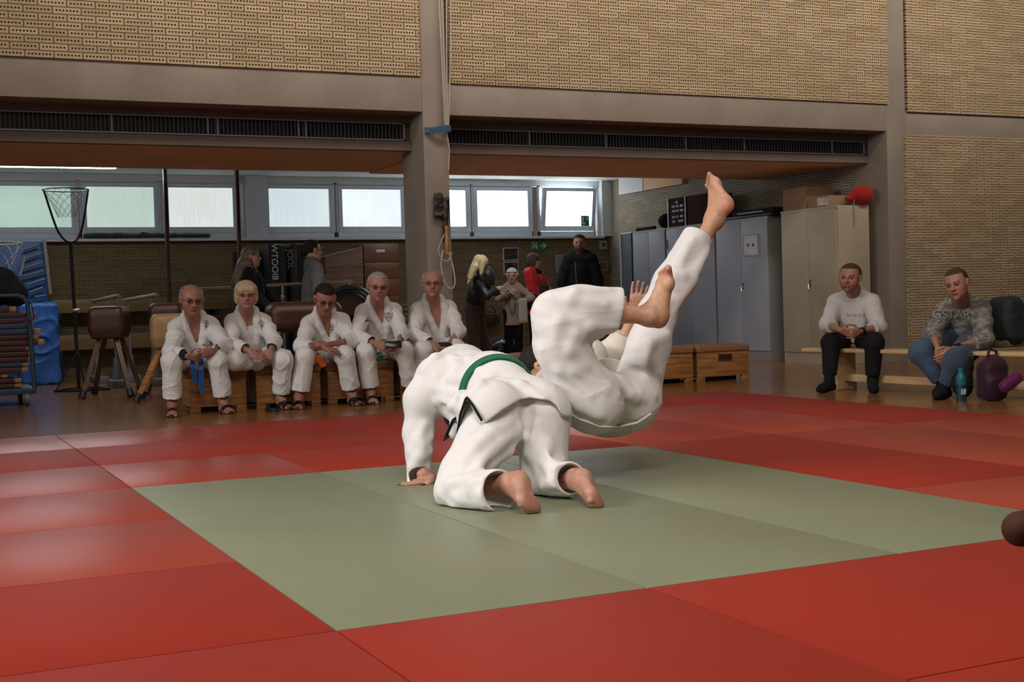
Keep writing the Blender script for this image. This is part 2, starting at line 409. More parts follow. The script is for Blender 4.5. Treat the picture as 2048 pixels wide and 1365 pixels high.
# ---------------------------------------------------------------- anatomy
class Head:
    def __init__(s, c, fwd, up=(0, 0, 1), H=.235, wide=1.0):
        s.c, s.H, s.w = V(c), H, wide; s.B = frame(fwd, up)
    def P(s, x, y, z): return s.c+(V(x*s.w, y, z)*s.H)@s.B
    def L(s, v): return ((v-s.c)@s.B.T)/s.H/V(s.w, 1, 1)
    def prims(s):
        P, H, B, w = s.P, s.H, s.B, s.w; e = lambda c, r, k: Ell(P(*c), V(r[0]*w, r[1], r[2])*H, B, k*H)
        c = lambda a, b, r1, r2, k: Cap(P(*a), P(*b), r1*H, r2*H, k*H)
        q = [e((0, -.07, .13), (.335, .41, .36), .1), e((0, .09, -.10), (.285, .27, .35), .12), e((0, .12, -.29), (.235, .22, .19), .12),
             e((.15, .2, -.12), (.12, .12, .13), .08), e((-.15, .2, -.12), (.12, .12, .13), .08),
             c((-.15, .325, .07), (.15, .325, .07), .045, .045, .06), e((0, .30, -.42), (.09, .075, .075), .08)]
        post = [c((0, .335, .03), (0, .45, -.125), .032, .05, .035), e((.045, .40, -.14), (.04, .05, .035), .03), e((-.045, .40, -.14), (.04, .05, .035), .03),
                e((0, .36, -.255), (.10, .05, .026), .02), e((0, .355, -.305), (.085, .05, .03), .02),
                e((.125, .295, .0), (.066, .06, .052), .012), e((-.125, .295, .0), (.066, .06, .052), .012)]
        for sg in (1, -1):
            post += [e((sg*.345, -.03, .03), (.035, .075, .09), .03), e((sg*.335, -.0, -.08), (.03, .05, .06), .03)]
        return q+[Neg(e((sg*.125, .385, .005), (.085, .07, .055), .05)) for sg in (1, -1)]+post
    def color(s, v, col, brow=(.35, .25, .2), lip=(.85, .55, .5), beard=None, blush=1.0):
        q = s.L(v); x, y, z = np.abs(q[:, 0]), q[:, 1], q[:, 2]
        near = (np.abs(q).max(1) < .6)
        def blend(m, c, a=1.0): col[:] = col*(1-(m*a)[:, None])+np.array(c)*(m*a)[:, None]
        front = near & (y > .1)
        if beard is not None:
            m = front & (z < -.2) & (y > .05); blend(m.astype(float)*np.clip((-.17-z)*8, 0, 1), beard, .8)
        blend((front & (y > .1)).astype(float)*np.clip(1-np.hypot((x-.17)/.12, (z+.12)/.1), 0, 1), (1, .72, .66), .5*blush)
        blend((front & (y > .3)).astype(float)*np.clip(1.3-np.hypot(x/.09, (z+.12)/.09), 0, 1), (1, .72, .66), .5*blush)
        e = np.hypot((x-.125)/.075, z/.045); blend((front & (y > .24) & (e < 1.25)).astype(float), (.5, .38, .34), .6)
        blend((front & (y > .26) & (e < .7)).astype(float), (1.0, 1.05, 1.1), .8); blend((front & (y > .26) & (np.hypot((x-.125)/.04, z/.045) < 1)).astype(float), (.12, .09, .08))
        blend((front & (y > .2) & (np.abs(z-.105+x*.04) < .022) & (x > .045) & (x < .21)).astype(float), brow, .8)
        blend((front & (y > .27) & (np.hypot(x/.105, (z+.28)/.052) < 1)).astype(float), lip)
        blend((front & (y > .3) & (np.abs(z+.279) < .009) & (x < .1)).astype(float), (.25, .12, .1))
    def hair(s, style):
        P, H, B = s.P, s.H, s.B; w = s.w
        e = lambda c, r, k=.1: Ell(P(*c), V(r[0]*w, r[1], r[2])*H, B, k*H)
        cap = [e((0, -.075, .145), (.365, .44, .39))]
        def face(zf, yf=.12):   # region kept free of hair
            def fn(p):
                q = s.L(p); return np.maximum(np.maximum(yf-q[:, 1], q[:, 2]-zf-(0)), -9)*H
            return Fn(fn, V(-9, -9, -9), V(9, 9, 9), .03*H)
        def below(z0, y1=.02, sl=.5):
            def fn(p):
                q = s.L(p); return (q[:, 2]-(z0-np.clip(y1-q[:, 1], -.4, .5)*sl))*H*.9
            return Fn(fn, V(-9, -9, -9), V(9, 9, 9), .03*H)
        ear = [Ell(P(sg*.36, .0, -.02), V(.08, .11, .15)*H, B, .02*H) for sg in (1, -1)]
        if style == 'short': return cap, [face(.30, .05), below(.06)]+ear
        if style == 'crop': return [e((0, -.075, .14), (.352, .425, .378))], [face(.32, .10), below(.08)]+ear
        if style == 'receding': return cap, [face(.40, .02), below(.06)]+ear
        if style == 'sides':
            top = Fn(lambda p: (.15-s.L(p)[:, 2]+np.clip(-s.L(p)[:, 1]-.2, 0, 1)*.6)*H, V(-9, -9, -9), V(9, 9, 9), .03*H)
            top2 = Ell(P(0, .05, .5), V(.30, .52, .42)*H, B, .03*H)
            return cap, [face(.9, -.02), below(.0), top2]+ear
        if style == 'bob':
            q = [e((0, -.07, .16), (.385, .45, .40)), e((.28, -.05, -.10), (.12, .26, .27)), e((-.28, -.05, -.10), (.12, .26, .27)), e((0, -.3, -.1), (.33, .18, .28)),
                 e((0, .25, .27), (.27, .13, .13)), e((.2, .26, .2), (.1, .1, .14)), e((-.2, .26, .2), (.1, .1, .14))]
            return q, [Ell(P(0, .42, -.13), V(.25, .34, .28)*H, B, .03*H)]
        if style == 'long':
            q = [e((0, -.07, .16), (.38, .45, .39)), e((0, -.28, -.3), (.33, .2, .5)), e((.24, -.05, -.35), (.14, .22, .5)), e((-.24, -.05, -.35), (.14, .22, .5))]
            return q, [Ell(P(0, .42, -.13), V(.27, .38, .36)*H, B, .03*H)]
        if style == 'bun':
            q = [e((0, -.08, .15), (.36, .44, .38)), e((0, -.48, .0), (.22, .22, .24)), e((0, -.5, -.25), (.1, .1, .2))]
            return q, [face(.30, .10), below(-.05)]+ear
        if style == 'beanie':
            return [e((0, -.06, .17), (.40, .47, .42))], [face(.26, .1), below(-.02, .0, .3)]
        return [], []
def hand(wr, d, n, thumb, L=.185, curl=.3, spread=1.0, rad=1.0, bends=None):
    "palm and five fingers: d = direction of the palm, n = the way the palm faces, thumb = side of the thumb (vector)"
    d = unit(d); n = unit(V(n)-d*np.dot(n, d)); t = unit(V(thumb)-d*np.dot(thumb, d)-n*np.dot(thumb, n)); w = V(wr); q = []
    pl = L*.50; pc = w+d*pl*.55
    q.append(Ell(pc, (L*.22, L*.31, L*.085), [t, d, n], .012))
    for o in (-.32, -.11, .1, .31):
        q.append(Cap(w+d*.01+t*o*L*.35, w+d*pl*.9+t*o*L*.55, L*.075*rad, L*.07*rad, .014))
    for i, (o, fl) in enumerate(((.34, .42), (.115, .47), (-.11, .44), (-.33, .34))):
        a = w+d*pl*.92+t*o*L*.56; dirv = unit(d+t*o*.22*spread); c = curl if bends is None else bends[i]
        r = L*.049*rad*(1 if i < 3 else .88)
        for j, (sg, cc) in enumerate(((.45, .8), (.32, 1.9), (.23, 2.6))):
            ang = c*cc; dd = dirv*math.cos(ang)+n*math.sin(ang); b = a+dd*fl*L*sg
            q.append(Cap(a, b, r*(1-.08*j), r*(1-.08*(j+1)), .004)); a = b
    a = w+d*L*.10+t*L*.17; m = a+unit(d*.55+t*.75+n*.25)*L*.24; e = m+unit(d*.85+t*.25+n*.35)*L*.19
    q += [Cap(a, m, L*.085*rad, L*.06*rad, .014), Cap(m, e, L*.06*rad, L*.047*rad, .008)]
    return q
def foot(an, heel, ball, up, side=1, curl=0.0, toes=None, sc=1.0, bs=1.0):
    "bare foot: ankle joint, back of the heel, ball of the foot, up = towards the instep; side picks where the big toe lies"
    an, heel, ball = V(an), V(heel), V(ball); f = unit(ball-heel); u = unit(V(up)-f*np.dot(up, f)); s = unit(np.cross(f, u))*side; S = sc
    q = [Ell(heel+f*.028*S, V(.034, .042, .034)*S, [s, f, u], .02), Cap(an, heel+f*.035*S+u*.012*S, .036*S, .032*S, .03),
         Cap(an+u*-.005, ball+u*.012*S, .032*S, .022*S, .05), Cap(heel+f*.05*S+s*.012*S, ball-f*.01+s*.026*S, .024*S, .021*S, .03), Cap(heel+f*.05*S-s*.012*S, ball-f*.02-s*.03*S, .024*S, .017*S, .03),
         Ell(ball, V(.050, .036, .024)*S*bs, [s, f, u], .02), Ell(ball+s*.028*S*bs-f*.004, V(.026, .028, .022)*S*bs, [s, f, u], .015), Ell(ball-s*.030*S*bs-f*.012, V(.023, .03, .019)*S*bs, [s, f, u], .015), Ell(an+s*.026*S, V(.016, .02, .02)*S, None, .02), Ell(an-s*.026*S+u*-.008, V(.016, .02, .02)*S, None, .02)]
    for i, (o, l, r) in enumerate(((.033, .052, .0135), (.012, .048, .0095), (-.007, .042, .009), (-.024, .036, .0085), (-.039, .030, .0085))):
        a = ball+s*o*S*bs+f*.012*S; td = unit(toes) if toes is not None else f; l *= S; r *= S
        m = a+unit(f*.6+td*.4)*l*.5; e = m+unit(td*1.0+u*(-.15-curl))*l*.55
        q += [Cap(a, m, r*1.1, r, .008), Cap(m, e, r, r*1.05, .004)]
    return q
# ---------------------------------------------------------------- people
def px(d):
    "joints given as photograph pixel and depth"
    return {k: (at(*v) if not isinstance(v, np.ndarray) else v) for k, v in d.items()}
def cut(c, d, R, k=.008):
    c, d = V(c), unit(d)
    return Fn(lambda p: np.maximum(-((p-c)@d), np.linalg.norm(p-c, axis=1)-R), c-R, c+R, k)
def hem(c, d, r):
    "open end of a sleeve or trouser leg: cut flat and hollowed"
    c, d = V(c), unit(d)
    return [cut(c, d, r*1.9), Cap(c-d*.06, c+d*.08, r-.013, k=.006)]
class Person:
    def __init__(s, label, J, hf, skin, H=.235, hu=(0, 0, 1), g=1.0, female=False, cat='person', wide=1.0, base=None, h=.0055):
        s.J = J; s.g = g; s.skin = skin; s.h = h
        hm = (J['hpR']+J['hpL'])/2; sm = (J['shR']+J['shL'])/2
        b = V(hm[0], hm[1], FLOOR) if base is None else V(base)
        s.root = empty('person', tuple(b), label, cat)
        s.up = unit(sm-hm); s.T = np.linalg.norm(sm-hm); s.lt = unit(J['shL']-J['shR']); s.lt = unit(s.lt-s.up*(s.lt@s.up))
        s.fw = np.cross(s.up, s.lt)*-1; s.sw = np.linalg.norm(J['shL']-J['shR'])/2
        s.fw = unit(np.cross(s.lt, s.up)) ; s.hm, s.sm = hm, sm
        s.B = np.array([s.lt, s.fw, s.up])
        s.head = Head(J['head'], hf, hu, H, wide)
    def tp(s, x, y, z): return s.sm+V(x, y, z)@s.B      # torso frame: x to the person's left, y forward, z up from the shoulder line
    def skel(s, m=0.0, arms=True, legs=True):
        J, g, up, T, B = s.J, s.g, s.up, s.T, s.B; q = []
        w = s.sw
        q += [Ell(s.hm+up*T*.62, (w*.84+m, .105*g+m, T*.38+m), B, .06), Ell(s.hm+up*T*.30, (.145*g+m, .115*g+m, T*.30+m), B, .06),
              Ell(s.hm+up*.01, (.165*g+m, .12*g+m, .11+m), B, .06), Cap(J['shR']+(s.sm-J['shR'])*.16-up*.03, J['shL']+(s.sm-J['shL'])*.16-up*.03, .05+m, k=.06)]
        if arms:
            for a in 'RL':
                q += [Cap(J['sh'+a]+(s.sm-J['sh'+a])*.16-up*.03, J['el'+a], .050*g+m, .042*g+m, .04), Cap(J['el'+a], J['wr'+a], .041*g+m, .026+m, .02)]
        if legs:
            for a in 'RL':
                q += [Cap(J['hp'+a], J['kn'+a], .082*g+m, .056*g+m, .05), Cap(J['kn'+a], J['an'+a], .054*g+m, .034+m, .03)]
        return q
    def body(s, hands=(), feet=(), brow=(.4, .3, .25), beard=None, lip=(.85, .55, .5), blush=1.0, extra=()):
        nb = s.tp(0, -.02, .03+s.rise*.6)
        q = s.skel(-.004)+[Cap(nb, s.head.P(0, -.10, -.22), .066*s.g, .060*s.g, .05), Cap(s.J['shR']+(s.sm-s.J['shR'])*.3-s.up*.03, nb, .04, .045, .05), Cap(s.J['shL']+(s.sm-s.J['shL'])*.3-s.up*.03, nb, .04, .045, .05)]
        q += list(extra)
        for hd in hands: q += hd
        for ft in feet: q += ft
        q += s.head.prims()
        v, F = mesh_field(q, (), s.h)
        c = np.ones((len(v), 3)); s.head.color(v, c, brow=brow, beard=beard, lip=lip, blush=blush)
        return mk('body', v, F, s.skin, s.root, c)
    def hair(s, style, mat, seed=3, amp=.003, name='hair'):
        q, sub = s.head.hair(style)
        return cloth(name, q, sub, mat, s.root, .005, seed, amp, .02)
    def glasses(s, mat, rx=.085, rz=.06):
        P = s.head.P; m = MB()
        for sg in (1, -1):
            ring = [P(sg*.13+rx*math.cos(t)*1.0, .375-abs(math.cos(t))*.0-(.02 if math.cos(t)*sg > .5 else 0), .0+rz*math.sin(t)) for t in np.linspace(0, 2*math.pi, 20)[:-1]]
            m.tube(ring, .0022, 6, closed=True)
            m.tube([P(sg*(.13+rx), .36, .02), P(sg*.31, .22, .03), P(sg*.37, .0, .03), P(sg*.35, -.08, -.0)], .002, 6)
        m.tube([P(-.045, .385, .01), P(0, .40, .02), P(.045, .385, .01)], .0022, 6)
        return m.build('glasses', mat, s.root)
    def jacket_prims(s, m=.028, sleeve=.058, skirt=.0, arms=True):
        q = s.skel(m, arms=False, legs=False); J, g = s.J, s.g; subs = []
        if skirt: q.append(Cap(s.hm+s.up*.05, s.hm-s.up*skirt, .15*g, .17*g, .06))
        q = q[:-1]; nk = s.tp(0, -.025, .045+s.rise)
        if arms:
            for a in 'RL':
                sh, el, wr = J['sh'+a], J['el'+a], J['wr'+a]; d = unit(wr-el); e = el+(wr-el)*s.slv
                sh = sh+(s.sm-sh)*.14-s.up*.02
                q += [Cap(nk, sh, .058*g, sleeve*1.05*g, .05), Cap(sh, lerp(sh, el, .4), sleeve*1.1*g, sleeve*1.14*g, .05), Cap(lerp(sh, el, .4), el, sleeve*1.14*g, sleeve*1.12*g, .04), Cap(el, e+d*.03, sleeve*1.1*g, sleeve*1.0, .03)]
                if s.hollow: subs += hem(e, d, sleeve*1.0)
                else: subs.append(cut(e, d, sleeve*1.9))
        return q, subs
    slv = .8; hollow = True; rise = .045
    def trousers_prims(s, m=.022, cuff=.07, frac=.82, thigh=1.0, knee=1.0):
        J, g = s.J, s.g; q = [Ell(s.hm+s.up*.01, (.17*g+m, .125*g+m, .12+m), s.B, .06)]; subs = []
        for a in 'RL':
            if 'an'+a not in J: continue
            hp, kn, an = J['hp'+a], J['kn'+a], J['an'+a]; d = unit(an-kn); e = kn+(an-kn)*frac
            q += [Cap(hp, kn, .085*g*thigh+m, .066*g*knee+m, .05), Cap(kn, e+d*.03, .062*g*knee+m, cuff, .03)]
            subs += hem(e, d, cuff)
        return q, subs
    def gi(s, mat, lapel_mat, vdepth=.30, vw=.085, seed=5, skirt=.10, side=1, emblem=None, collar=True, cuff=.086, frac=.86, belt=None, belt_z=.06, tails=(), thigh=1.05, amp=.014):
        q, sub = s.jacket_prims(.03, .06, skirt)
        def vn(p):
            r = (p-s.sm)@s.B.T; return np.maximum((np.abs(r[:, 0])-vw*(r[:, 2]+vdepth)/vdepth)*.9, -(r[:, 1]-.01))
        nk = [Fn(vn, s.sm-1, s.sm+1, .006), Cap(s.tp(0, -.02, .0), s.tp(0, .03, .3), .062, .075, .01)]
        J = cloth('jacket', q, sub+nk, mat, s.root, .0075, seed, amp, .10)
        tq, ts = s.trousers_prims(.024, cuff, frac, thigh)
        cloth('trousers', tq, ts, mat, s.root, .0075, seed+50, amp, .11)
        # lapels follow the edge of the neckline and cross below it
        fr = -s.fw; lap = []
        for sg in (1, -1):
            path = [(sg*.0, -.9), (sg*.05, -.9)]
            xs = [(sg*vw*1.02, 0.0), (sg*vw*.78, -vdepth*.25), (sg*vw*.5, -vdepth*.5), (sg*vw*.25, -vdepth*.75), (0, -vdepth), (-sg*vw*.5, -vdepth*1.35), (-sg*vw*.9, -vdepth*1.7)]
            o = np.array([s.tp(x, .35, z) for x, z in xs]); hit = trace(q[:4], o, fr, -.027); hit = [h if np.linalg.norm(h-s.tp(x, .10, z)) < .2 else s.tp(x, .10, z) for h, (x, z) in zip(hit, xs)]
            pts = [s.tp(0, -.08, .07+s.rise), s.tp(sg*.05, -.06, .065+s.rise), s.tp(sg*.078, -.01, .04+s.rise)]+list(hit)
            if sg == -side: pts = pts[:-2]
            lap += [Cap(pts[i], pts[i+1], .042 if 2 <= i < len(pts)-2 else .034, k=.012) for i in range(len(pts)-1)]
        cloth('lapel', lap, [], lapel_mat, s.root, .006, seed+9, .0015, .03)
        if belt: s.belt(q, belt, belt_z, tails)
        s.jq = q
        return q
    def belt(s, q, mat, z=.06, tails=(), w=.021, r0=.4):
        c = s.hm+s.up*z; A = np.linspace(0, 2*math.pi, 40)[:-1]
        d = np.array([s.lt*math.cos(t)+s.fw*math.sin(t) for t in A])
        tq = [x for x in q if isinstance(x, (Ell,))] 
        hit = trace(tq, c+d*r0, -d, .006); hit = np.vstack([hit, hit[:2]])
        m = MB().strip([tuple(p) for p in hit], tuple(s.up*w), .008)
        for t in tails: m.strip([tuple(p) for p in t], tuple(s.lt*w*.95), .006)
        k = trace(tq, [c+s.fw*r0], [-s.fw], .02)[0]; m.box(tuple(k-V(.025, .018, .02)), tuple(k+V(.025, .018, .02)), bevel=.008)
        return m.build('belt', mat, s.root)
def sandal(an, ball, mat, parent, name='sandal', L=.27, closed=False):
    "slide: sole and a broad strap over the instep"
    f = V(ball[0]-an[0], ball[1]-an[1], 0); f = unit(f); s_ = np.cross(f, V(0, 0, 1)); c = V(an[0], an[1], FLOOR)+f*.065
    m = MB(); out = []
    for t in np.linspace(0, 2*math.pi, 28)[:-1]:
        y = math.cos(t)*L/2; x = math.sin(t)*(.044+.008*math.cos(t)); out.append(tuple(c+f*y+s_*x+V(0, 0, .001)))
    m.prism(out, (0, 0, .024))
    arc = [tuple(c+f*(.045)+s_*(.052*math.cos(t))+V(0, 0, .02+.058*math.sin(t))) for t in np.linspace(0, math.pi, 12)]
    m.strip(arc, tuple(f*(.034 if not closed else .075)), .006)
    return m.build(name, mat, parent)
def ground_foot(an, ball, side, heel_back=.05, z=FLOOR+.03, **kw):
    f = unit(V(ball[0]-an[0], ball[1]-an[1], 0)); h = V(an[0], an[1], z)-f*heel_back+V(0, 0, .008); b = V(ball[0], ball[1], z-.006)
    return foot(an, h, b, (0, 0, 1), side=side, **kw)
# ---------------------------------------------------------------- shared materials
M_conc = simple('painted_concrete', (.25, .205, .165), .7, var=.12, vs=2.2, bump=.15, bs=40)
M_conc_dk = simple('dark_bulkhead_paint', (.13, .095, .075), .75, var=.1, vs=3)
M_soffit = simple('tan_soffit_board', (.78, .48, .27), .7, var=.08, vs=1.5)
M_ceil = simple('white_ceiling_paint', (.74, .82, .78), .8, var=.04)
M_white = simple('white_reveal_paint', (.66, .68, .70), .6, var=.04)
M_frame = simple('window_frame_plastic', (.62, .66, .76), .45, var=.05)
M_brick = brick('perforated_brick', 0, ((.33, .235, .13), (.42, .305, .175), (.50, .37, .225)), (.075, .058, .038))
M_brick_shade = brick('perforated_brick_shaded', 0, ((.20, .14, .07), (.26, .18, .09), (.31, .22, .11)), (.07, .05, .03), L=.262)  # same brick, with the niche's shade put into its tones
M_brick_y = brick('perforated_brick_side', 1, ((.33, .27, .20), (.40, .33, .25), (.47, .40, .31)), (.08, .07, .055))
M_black = simple('black_plastic', (.012, .012, .014), .5)
M_blacksoft = fabric('black_cloth', (.012, .012, .014), sheen=0)
M_metal = simple('grey_painted_metal', (.22, .23, .25), .4, .3)
M_chrome = simple('chrome', (.75, .76, .8), .22, 1.0, var=.03)
M_darksteel = simple('dark_steel', (.035, .035, .04), .45, .5)
M_leather = simple('brown_leather', (.055, .022, .012), .38, var=.3, vs=9, bump=.25, bs=180)
M_tan = simple('tan_leather', (.34, .20, .09), .42, var=.15, vs=6, bump=.2, bs=180)
M_oak = wood('oak_slats', (.20, .075, .022), (.52, .25, .08), .4, 0, scale=9)
M_oak_y = wood('oak_side', (.22, .09, .03), (.36, .18, .07), .45, 1)
M_oakdark = wood('dark_stained_wood', (.05, .018, .008), (.10, .04, .018), .4, 2)
M_beech = wood('pale_beech', (.50, .32, .15), (.66, .47, .26), .35, 1)
M_beam = wood('honey_beam', (.20, .12, .04), (.30, .19, .07), .45, 0)
M_blue = simple('blue_vinyl', (.025, .12, .42), .42, var=.15, vs=5, bump=.3, bs=14)
M_bluepaint = simple('blue_grey_paint', (.03, .055, .09), .4, .2)
M_white_line = simple('white_print', (.75, .76, .78), .6)
# parquet
t = NT('parquet'); sp = t.n('ShaderNodeSeparateXYZ'); t.link(t.obj(), sp.inputs[0])
vy = t.math('DIVIDE', sp.outputs[1], .12); ry = t.math('FLOOR', vy); fy = t.math('FRACT', vy)
ux = t.math('ADD', t.math('DIVIDE', sp.outputs[0], 1.1), t.math('MULTIPLY', ry, .37)); cx = t.math('FLOOR', ux); fx = t.math('FRACT', ux)
cv = t.n('ShaderNodeCombineXYZ'); t.link(cx, cv.inputs[0]); t.link(ry, cv.inputs[1])
wn = t.n('ShaderNodeTexWhiteNoise', noise_dimensions='2D'); t.link(cv.outputs[0], wn.inputs['Vector'])
g = t.noise(2.0, 5, stretch=(1.2, 16, 1), rough=.7)
c = t.mix(.5, t.ramp(wn.outputs['Value'], [(0, (.17, .065, .022)), (1, (.32, .145, .05))]), t.ramp(g, [(.3, (.11, .042, .014)), (.7, (.38, .185, .065))]))
seam = t.math('MAXIMUM', t.math('LESS_THAN', fy, .035), t.math('LESS_THAN', fx, .004))
t.col(t.mix(t.math('MULTIPLY', seam, .8), c, (.02, .01, .005))); t.b.inputs['Roughness'].default_value = .2
t.b.inputs['Specular IOR Level'].default_value = .6; t.bump(t.noise(30, 3), .12, .003); M_floor = t.m
def matmat(name, c, rough, spec=.5):
    t = NT(name); n = t.noise(1.1, 3); n2 = t.noise(7, 4, stretch=(1, 2.5, 1))
    base = t.ramp(n, [(.3, tuple(x*.93 for x in c)), (.7, tuple(x*1.06 for x in c))])
    scuff = t.ramp(n2, [(.62, (0, 0, 0)), (.80, (1, 1, 1))])
    t.col(t.mix(t.math('MULTIPLY', scuff, .10), base, tuple(min(1, x*1.3+.05) for x in c)))
    t.b.inputs['Roughness'].default_value = rough; t.b.inputs['Specular IOR Level'].default_value = spec
    t.bump(t.noise(330, 2), .25, .002); return t.m
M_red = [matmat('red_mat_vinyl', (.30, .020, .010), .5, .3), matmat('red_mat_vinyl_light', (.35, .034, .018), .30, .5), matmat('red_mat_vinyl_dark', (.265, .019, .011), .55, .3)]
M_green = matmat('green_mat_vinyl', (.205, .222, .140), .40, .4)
def struct(o): o['kind'] = 'structure'; return o
# ---------------------------------------------------------------- hall and niche shell
struct(boxobj('floor', (-7, -7, -.14), (17, 17.3, FLOOR), M_floor))
YF = 9.8
bp = struct(boxobj('wall_back_upper_left', (-5, 9.775, 3.31), (4.155, 10.15, 6.8), M_brick))
struct(boxobj('wall_back_upper_middle', (4.49, 9.775, 3.25), (10.51, 10.15, 6.8), M_brick))
struct(boxobj('wall_back_upper_right', (10.82, 9.775, 3.16), (17, 10.15, 6.8), M_brick))
struct(boxobj('wall_back_lower_right', (10.77, 9.775, FLOOR), (17, 10.45, 2.87), M_brick))
struct(boxobj('trim_1', (-5, YF, 2.935), (4.17, 10.15, 3.31), M_conc, bevel=.006))
struct(boxobj('trim_2', (4.455, YF, 2.91), (10.49, 10.15, 3.25), M_conc, bevel=.006))
struct(boxobj('trim_3', (10.80, YF, 2.87), (17, 10.15, 3.16), M_conc, bevel=.006))
struct(boxobj('trim_4', (4.17, YF, FLOOR), (4.455, 10.45, 6.8), M_conc, bevel=.006))
struct(boxobj('trim_5', (10.49, YF, FLOOR), (10.80, 10.45, 6.8), M_conc, bevel=.006))
# bulkheads with the ventilation openings left free
def bulkhead(n, x0, x1, z0, z1, zt):
    m = MB(); Y0, Y1 = 10.15, 10.19
    m.box((x0, Y0, z0), (x1, Y1+.06, z0+.10)); m.box((x0, Y0, z1), (x1, Y1+.06, zt+.02))
    m.box((x0, 10.23, z0+.10), (x1, 10.26, z1))
    struct(m.build(n, M_conc_dk))
bulkhead('wall_bulkhead_left', -5, 4.17, 2.56, 2.86, 2.935); bulkhead('wall_bulkhead_right', 4.455, 10.49, 2.54, 2.82, 2.91)
for n, x0, x1, z in (('ceiling_soffit_left', -5, 4.17, 2.59), ('ceiling_soffit_right', 4.455, 10.49, 2.57)):
    struct(boxobj(n, (x0, 10.25, z-.03), (x1, 12.4, z), M_soffit))
    struct(boxobj(n.replace('soffit', 'upstand'), (x0, 12.36, z), (x1, 12.4, 2.96), M_ceil))
struct(boxobj('ceiling_soffit_middle', (4.17, 10.45, 2.56), (4.455, 12.4, 2.96), M_soffit))
struct(boxobj('ceiling', (-5, 10.15, 2.96), (10.49, 17.3, 3.04), M_ceil))
struct(boxobj('wall_niche_right', (10.49, 10.45, FLOOR), (10.6, 17.3, 3.0), M_brick_y))
struct(boxobj('wall_niche_left', (-5.1, 9.8, FLOOR), (-5, 17.3, 3.0), M_brick_y))
struct(boxobj('wall_niche_back', (-5, 17.0, FLOOR), (10.49, 17.3, 1.95), M_brick_shade))
struct(boxobj('wall_niche_lintel', (-5, 17.0, 2.87), (10.49, 17.3, 2.96), M_white))
struct(boxobj('wall_niche_pier', (4.0, 16.88, 1.99), (4.33, 17.25, 2.96), M_frame))
struct(boxobj('wall_niche_reveal', (10.30, 16.9, 1.99), (10.49, 17.25, 2.96), M_white))
struct(boxobj('wall_duct_casing', (10.42, 14.5, 2.68), (10.49, 15.7, 2.96), M_soffit))
struct(boxobj('wall_duct_end', (10.41, 15.7, 2.675), (10.49, 16.5, 2.96), M_white))
struct(boxobj('trim_sill', (-5, 16.84, 1.95), (10.30, 17.06, 1.99), M_white, bevel=.004))
# windows
def pane_mat(name, c, st, streak=.0):
    t = NT(name); n = t.noise(5, 3, stretch=(6, 1, .5)); n2 = t.noise(60, 2, stretch=(2.5, 1, .25))
    c2 = tuple(x*.8 for x in c); k = t.mix(.4, t.ramp(n, [(.3, c2), (.7, c)]), t.ramp(n2, [(.35, c2), (.65, c)]))
    t.col((.6, .65, .65)); t.link(k, t.b.inputs['Emission Color']); t.b.inputs['Emission Strength'].default_value = st
    t.b.inputs['Roughness'].default_value = .25; return t.m
panes = [(-.05, 1.41, (.50, .74, .62), .62), (1.63, 2.61, (.62, .80, .70), .72), (2.83, 3.81, (.84, .90, .86), .82),
         (4.38, 5.36, (.78, .90, .94), .80), (5.58, 6.58, (.86, .95, 1.0), .95), (6.78, 7.73, (.95, .98, 1), 4.0), (7.95, 8.89, (.95, .98, 1), 4.5), (9.21, 10.11, (.95, .98, 1), 4.5)]
for i, (x0, x1, c, st) in enumerate(panes):
    mid = ((x0+x1)/2, 17.0, 2.0); r = tag(empty('window_%d' % (i+1), mid), kind='structure')
    pm = pane_mat('frosted_pane_%d' % (i+1), c, st); f = MB(); fw = .10; z0, z1, p0, p1 = 2.0, 2.87, 2.17, 2.77
    X0, X1 = x0-fw, x1+fw; Y0, Y1 = 17.0, 17.07
    for a, b in (((X0, Y0, z0), (X0+.028, Y1, z1)), ((X1-.028, Y0, z0), (X1, Y1, z1)), ((X0, Y0, z0), (X1, Y1, z0+.08)), ((X0, Y0, z1-.025), (X1, Y1, z1))): f.box(a, b, bevel=.004)
    f.build('window_frame', M_frame, r)
    s = MB(); Ya = Y0-.018
    for a, b in (((X0+.03, Ya, p0-.09), (x0, Y1-.02, p1+.06)), ((x1, Ya, p0-.09), (X1-.03, Y1-.02, p1+.06)), ((x0, Ya, p0-.09), (x1, Y1-.02, p0)), ((x0, Ya, p1), (x1, Y1-.02, p1+.06))): s.box(a, b, bevel=.005)
    so = s.build('sash', M_frame, r); po = boxobj('pane', (x0-.005, Y0+.015, p0-.005), (x1+.005, Y0+.03, p1+.005), pm, r)
    hd = MB().box(((x0+x1)/2-.13, Ya-.025, p1+.03), ((x0+x1)/2+.05, Ya-.005, p1+.045)).box(((x0+x1)/2+.05, Ya-.035, p1+.022), ((x0+x1)/2+.08, Ya, p1+.05)).build('window_stay', M_frame, r)
    if i == 7:      # tilted into the room about its lower edge
        for o in (so, po, hd):
            piv = Vector((0, Ya, p0-.09)); R = Matrix.Translation(piv) @ Matrix.Rotation(math.radians(9), 4, 'X') @ Matrix.Translation(-piv); o.data.transform(R)
        boxobj('outer_pane', (x0-.09, Y1-.01, p0-.09), (x1+.09, Y1, p1+.06), pm, r)
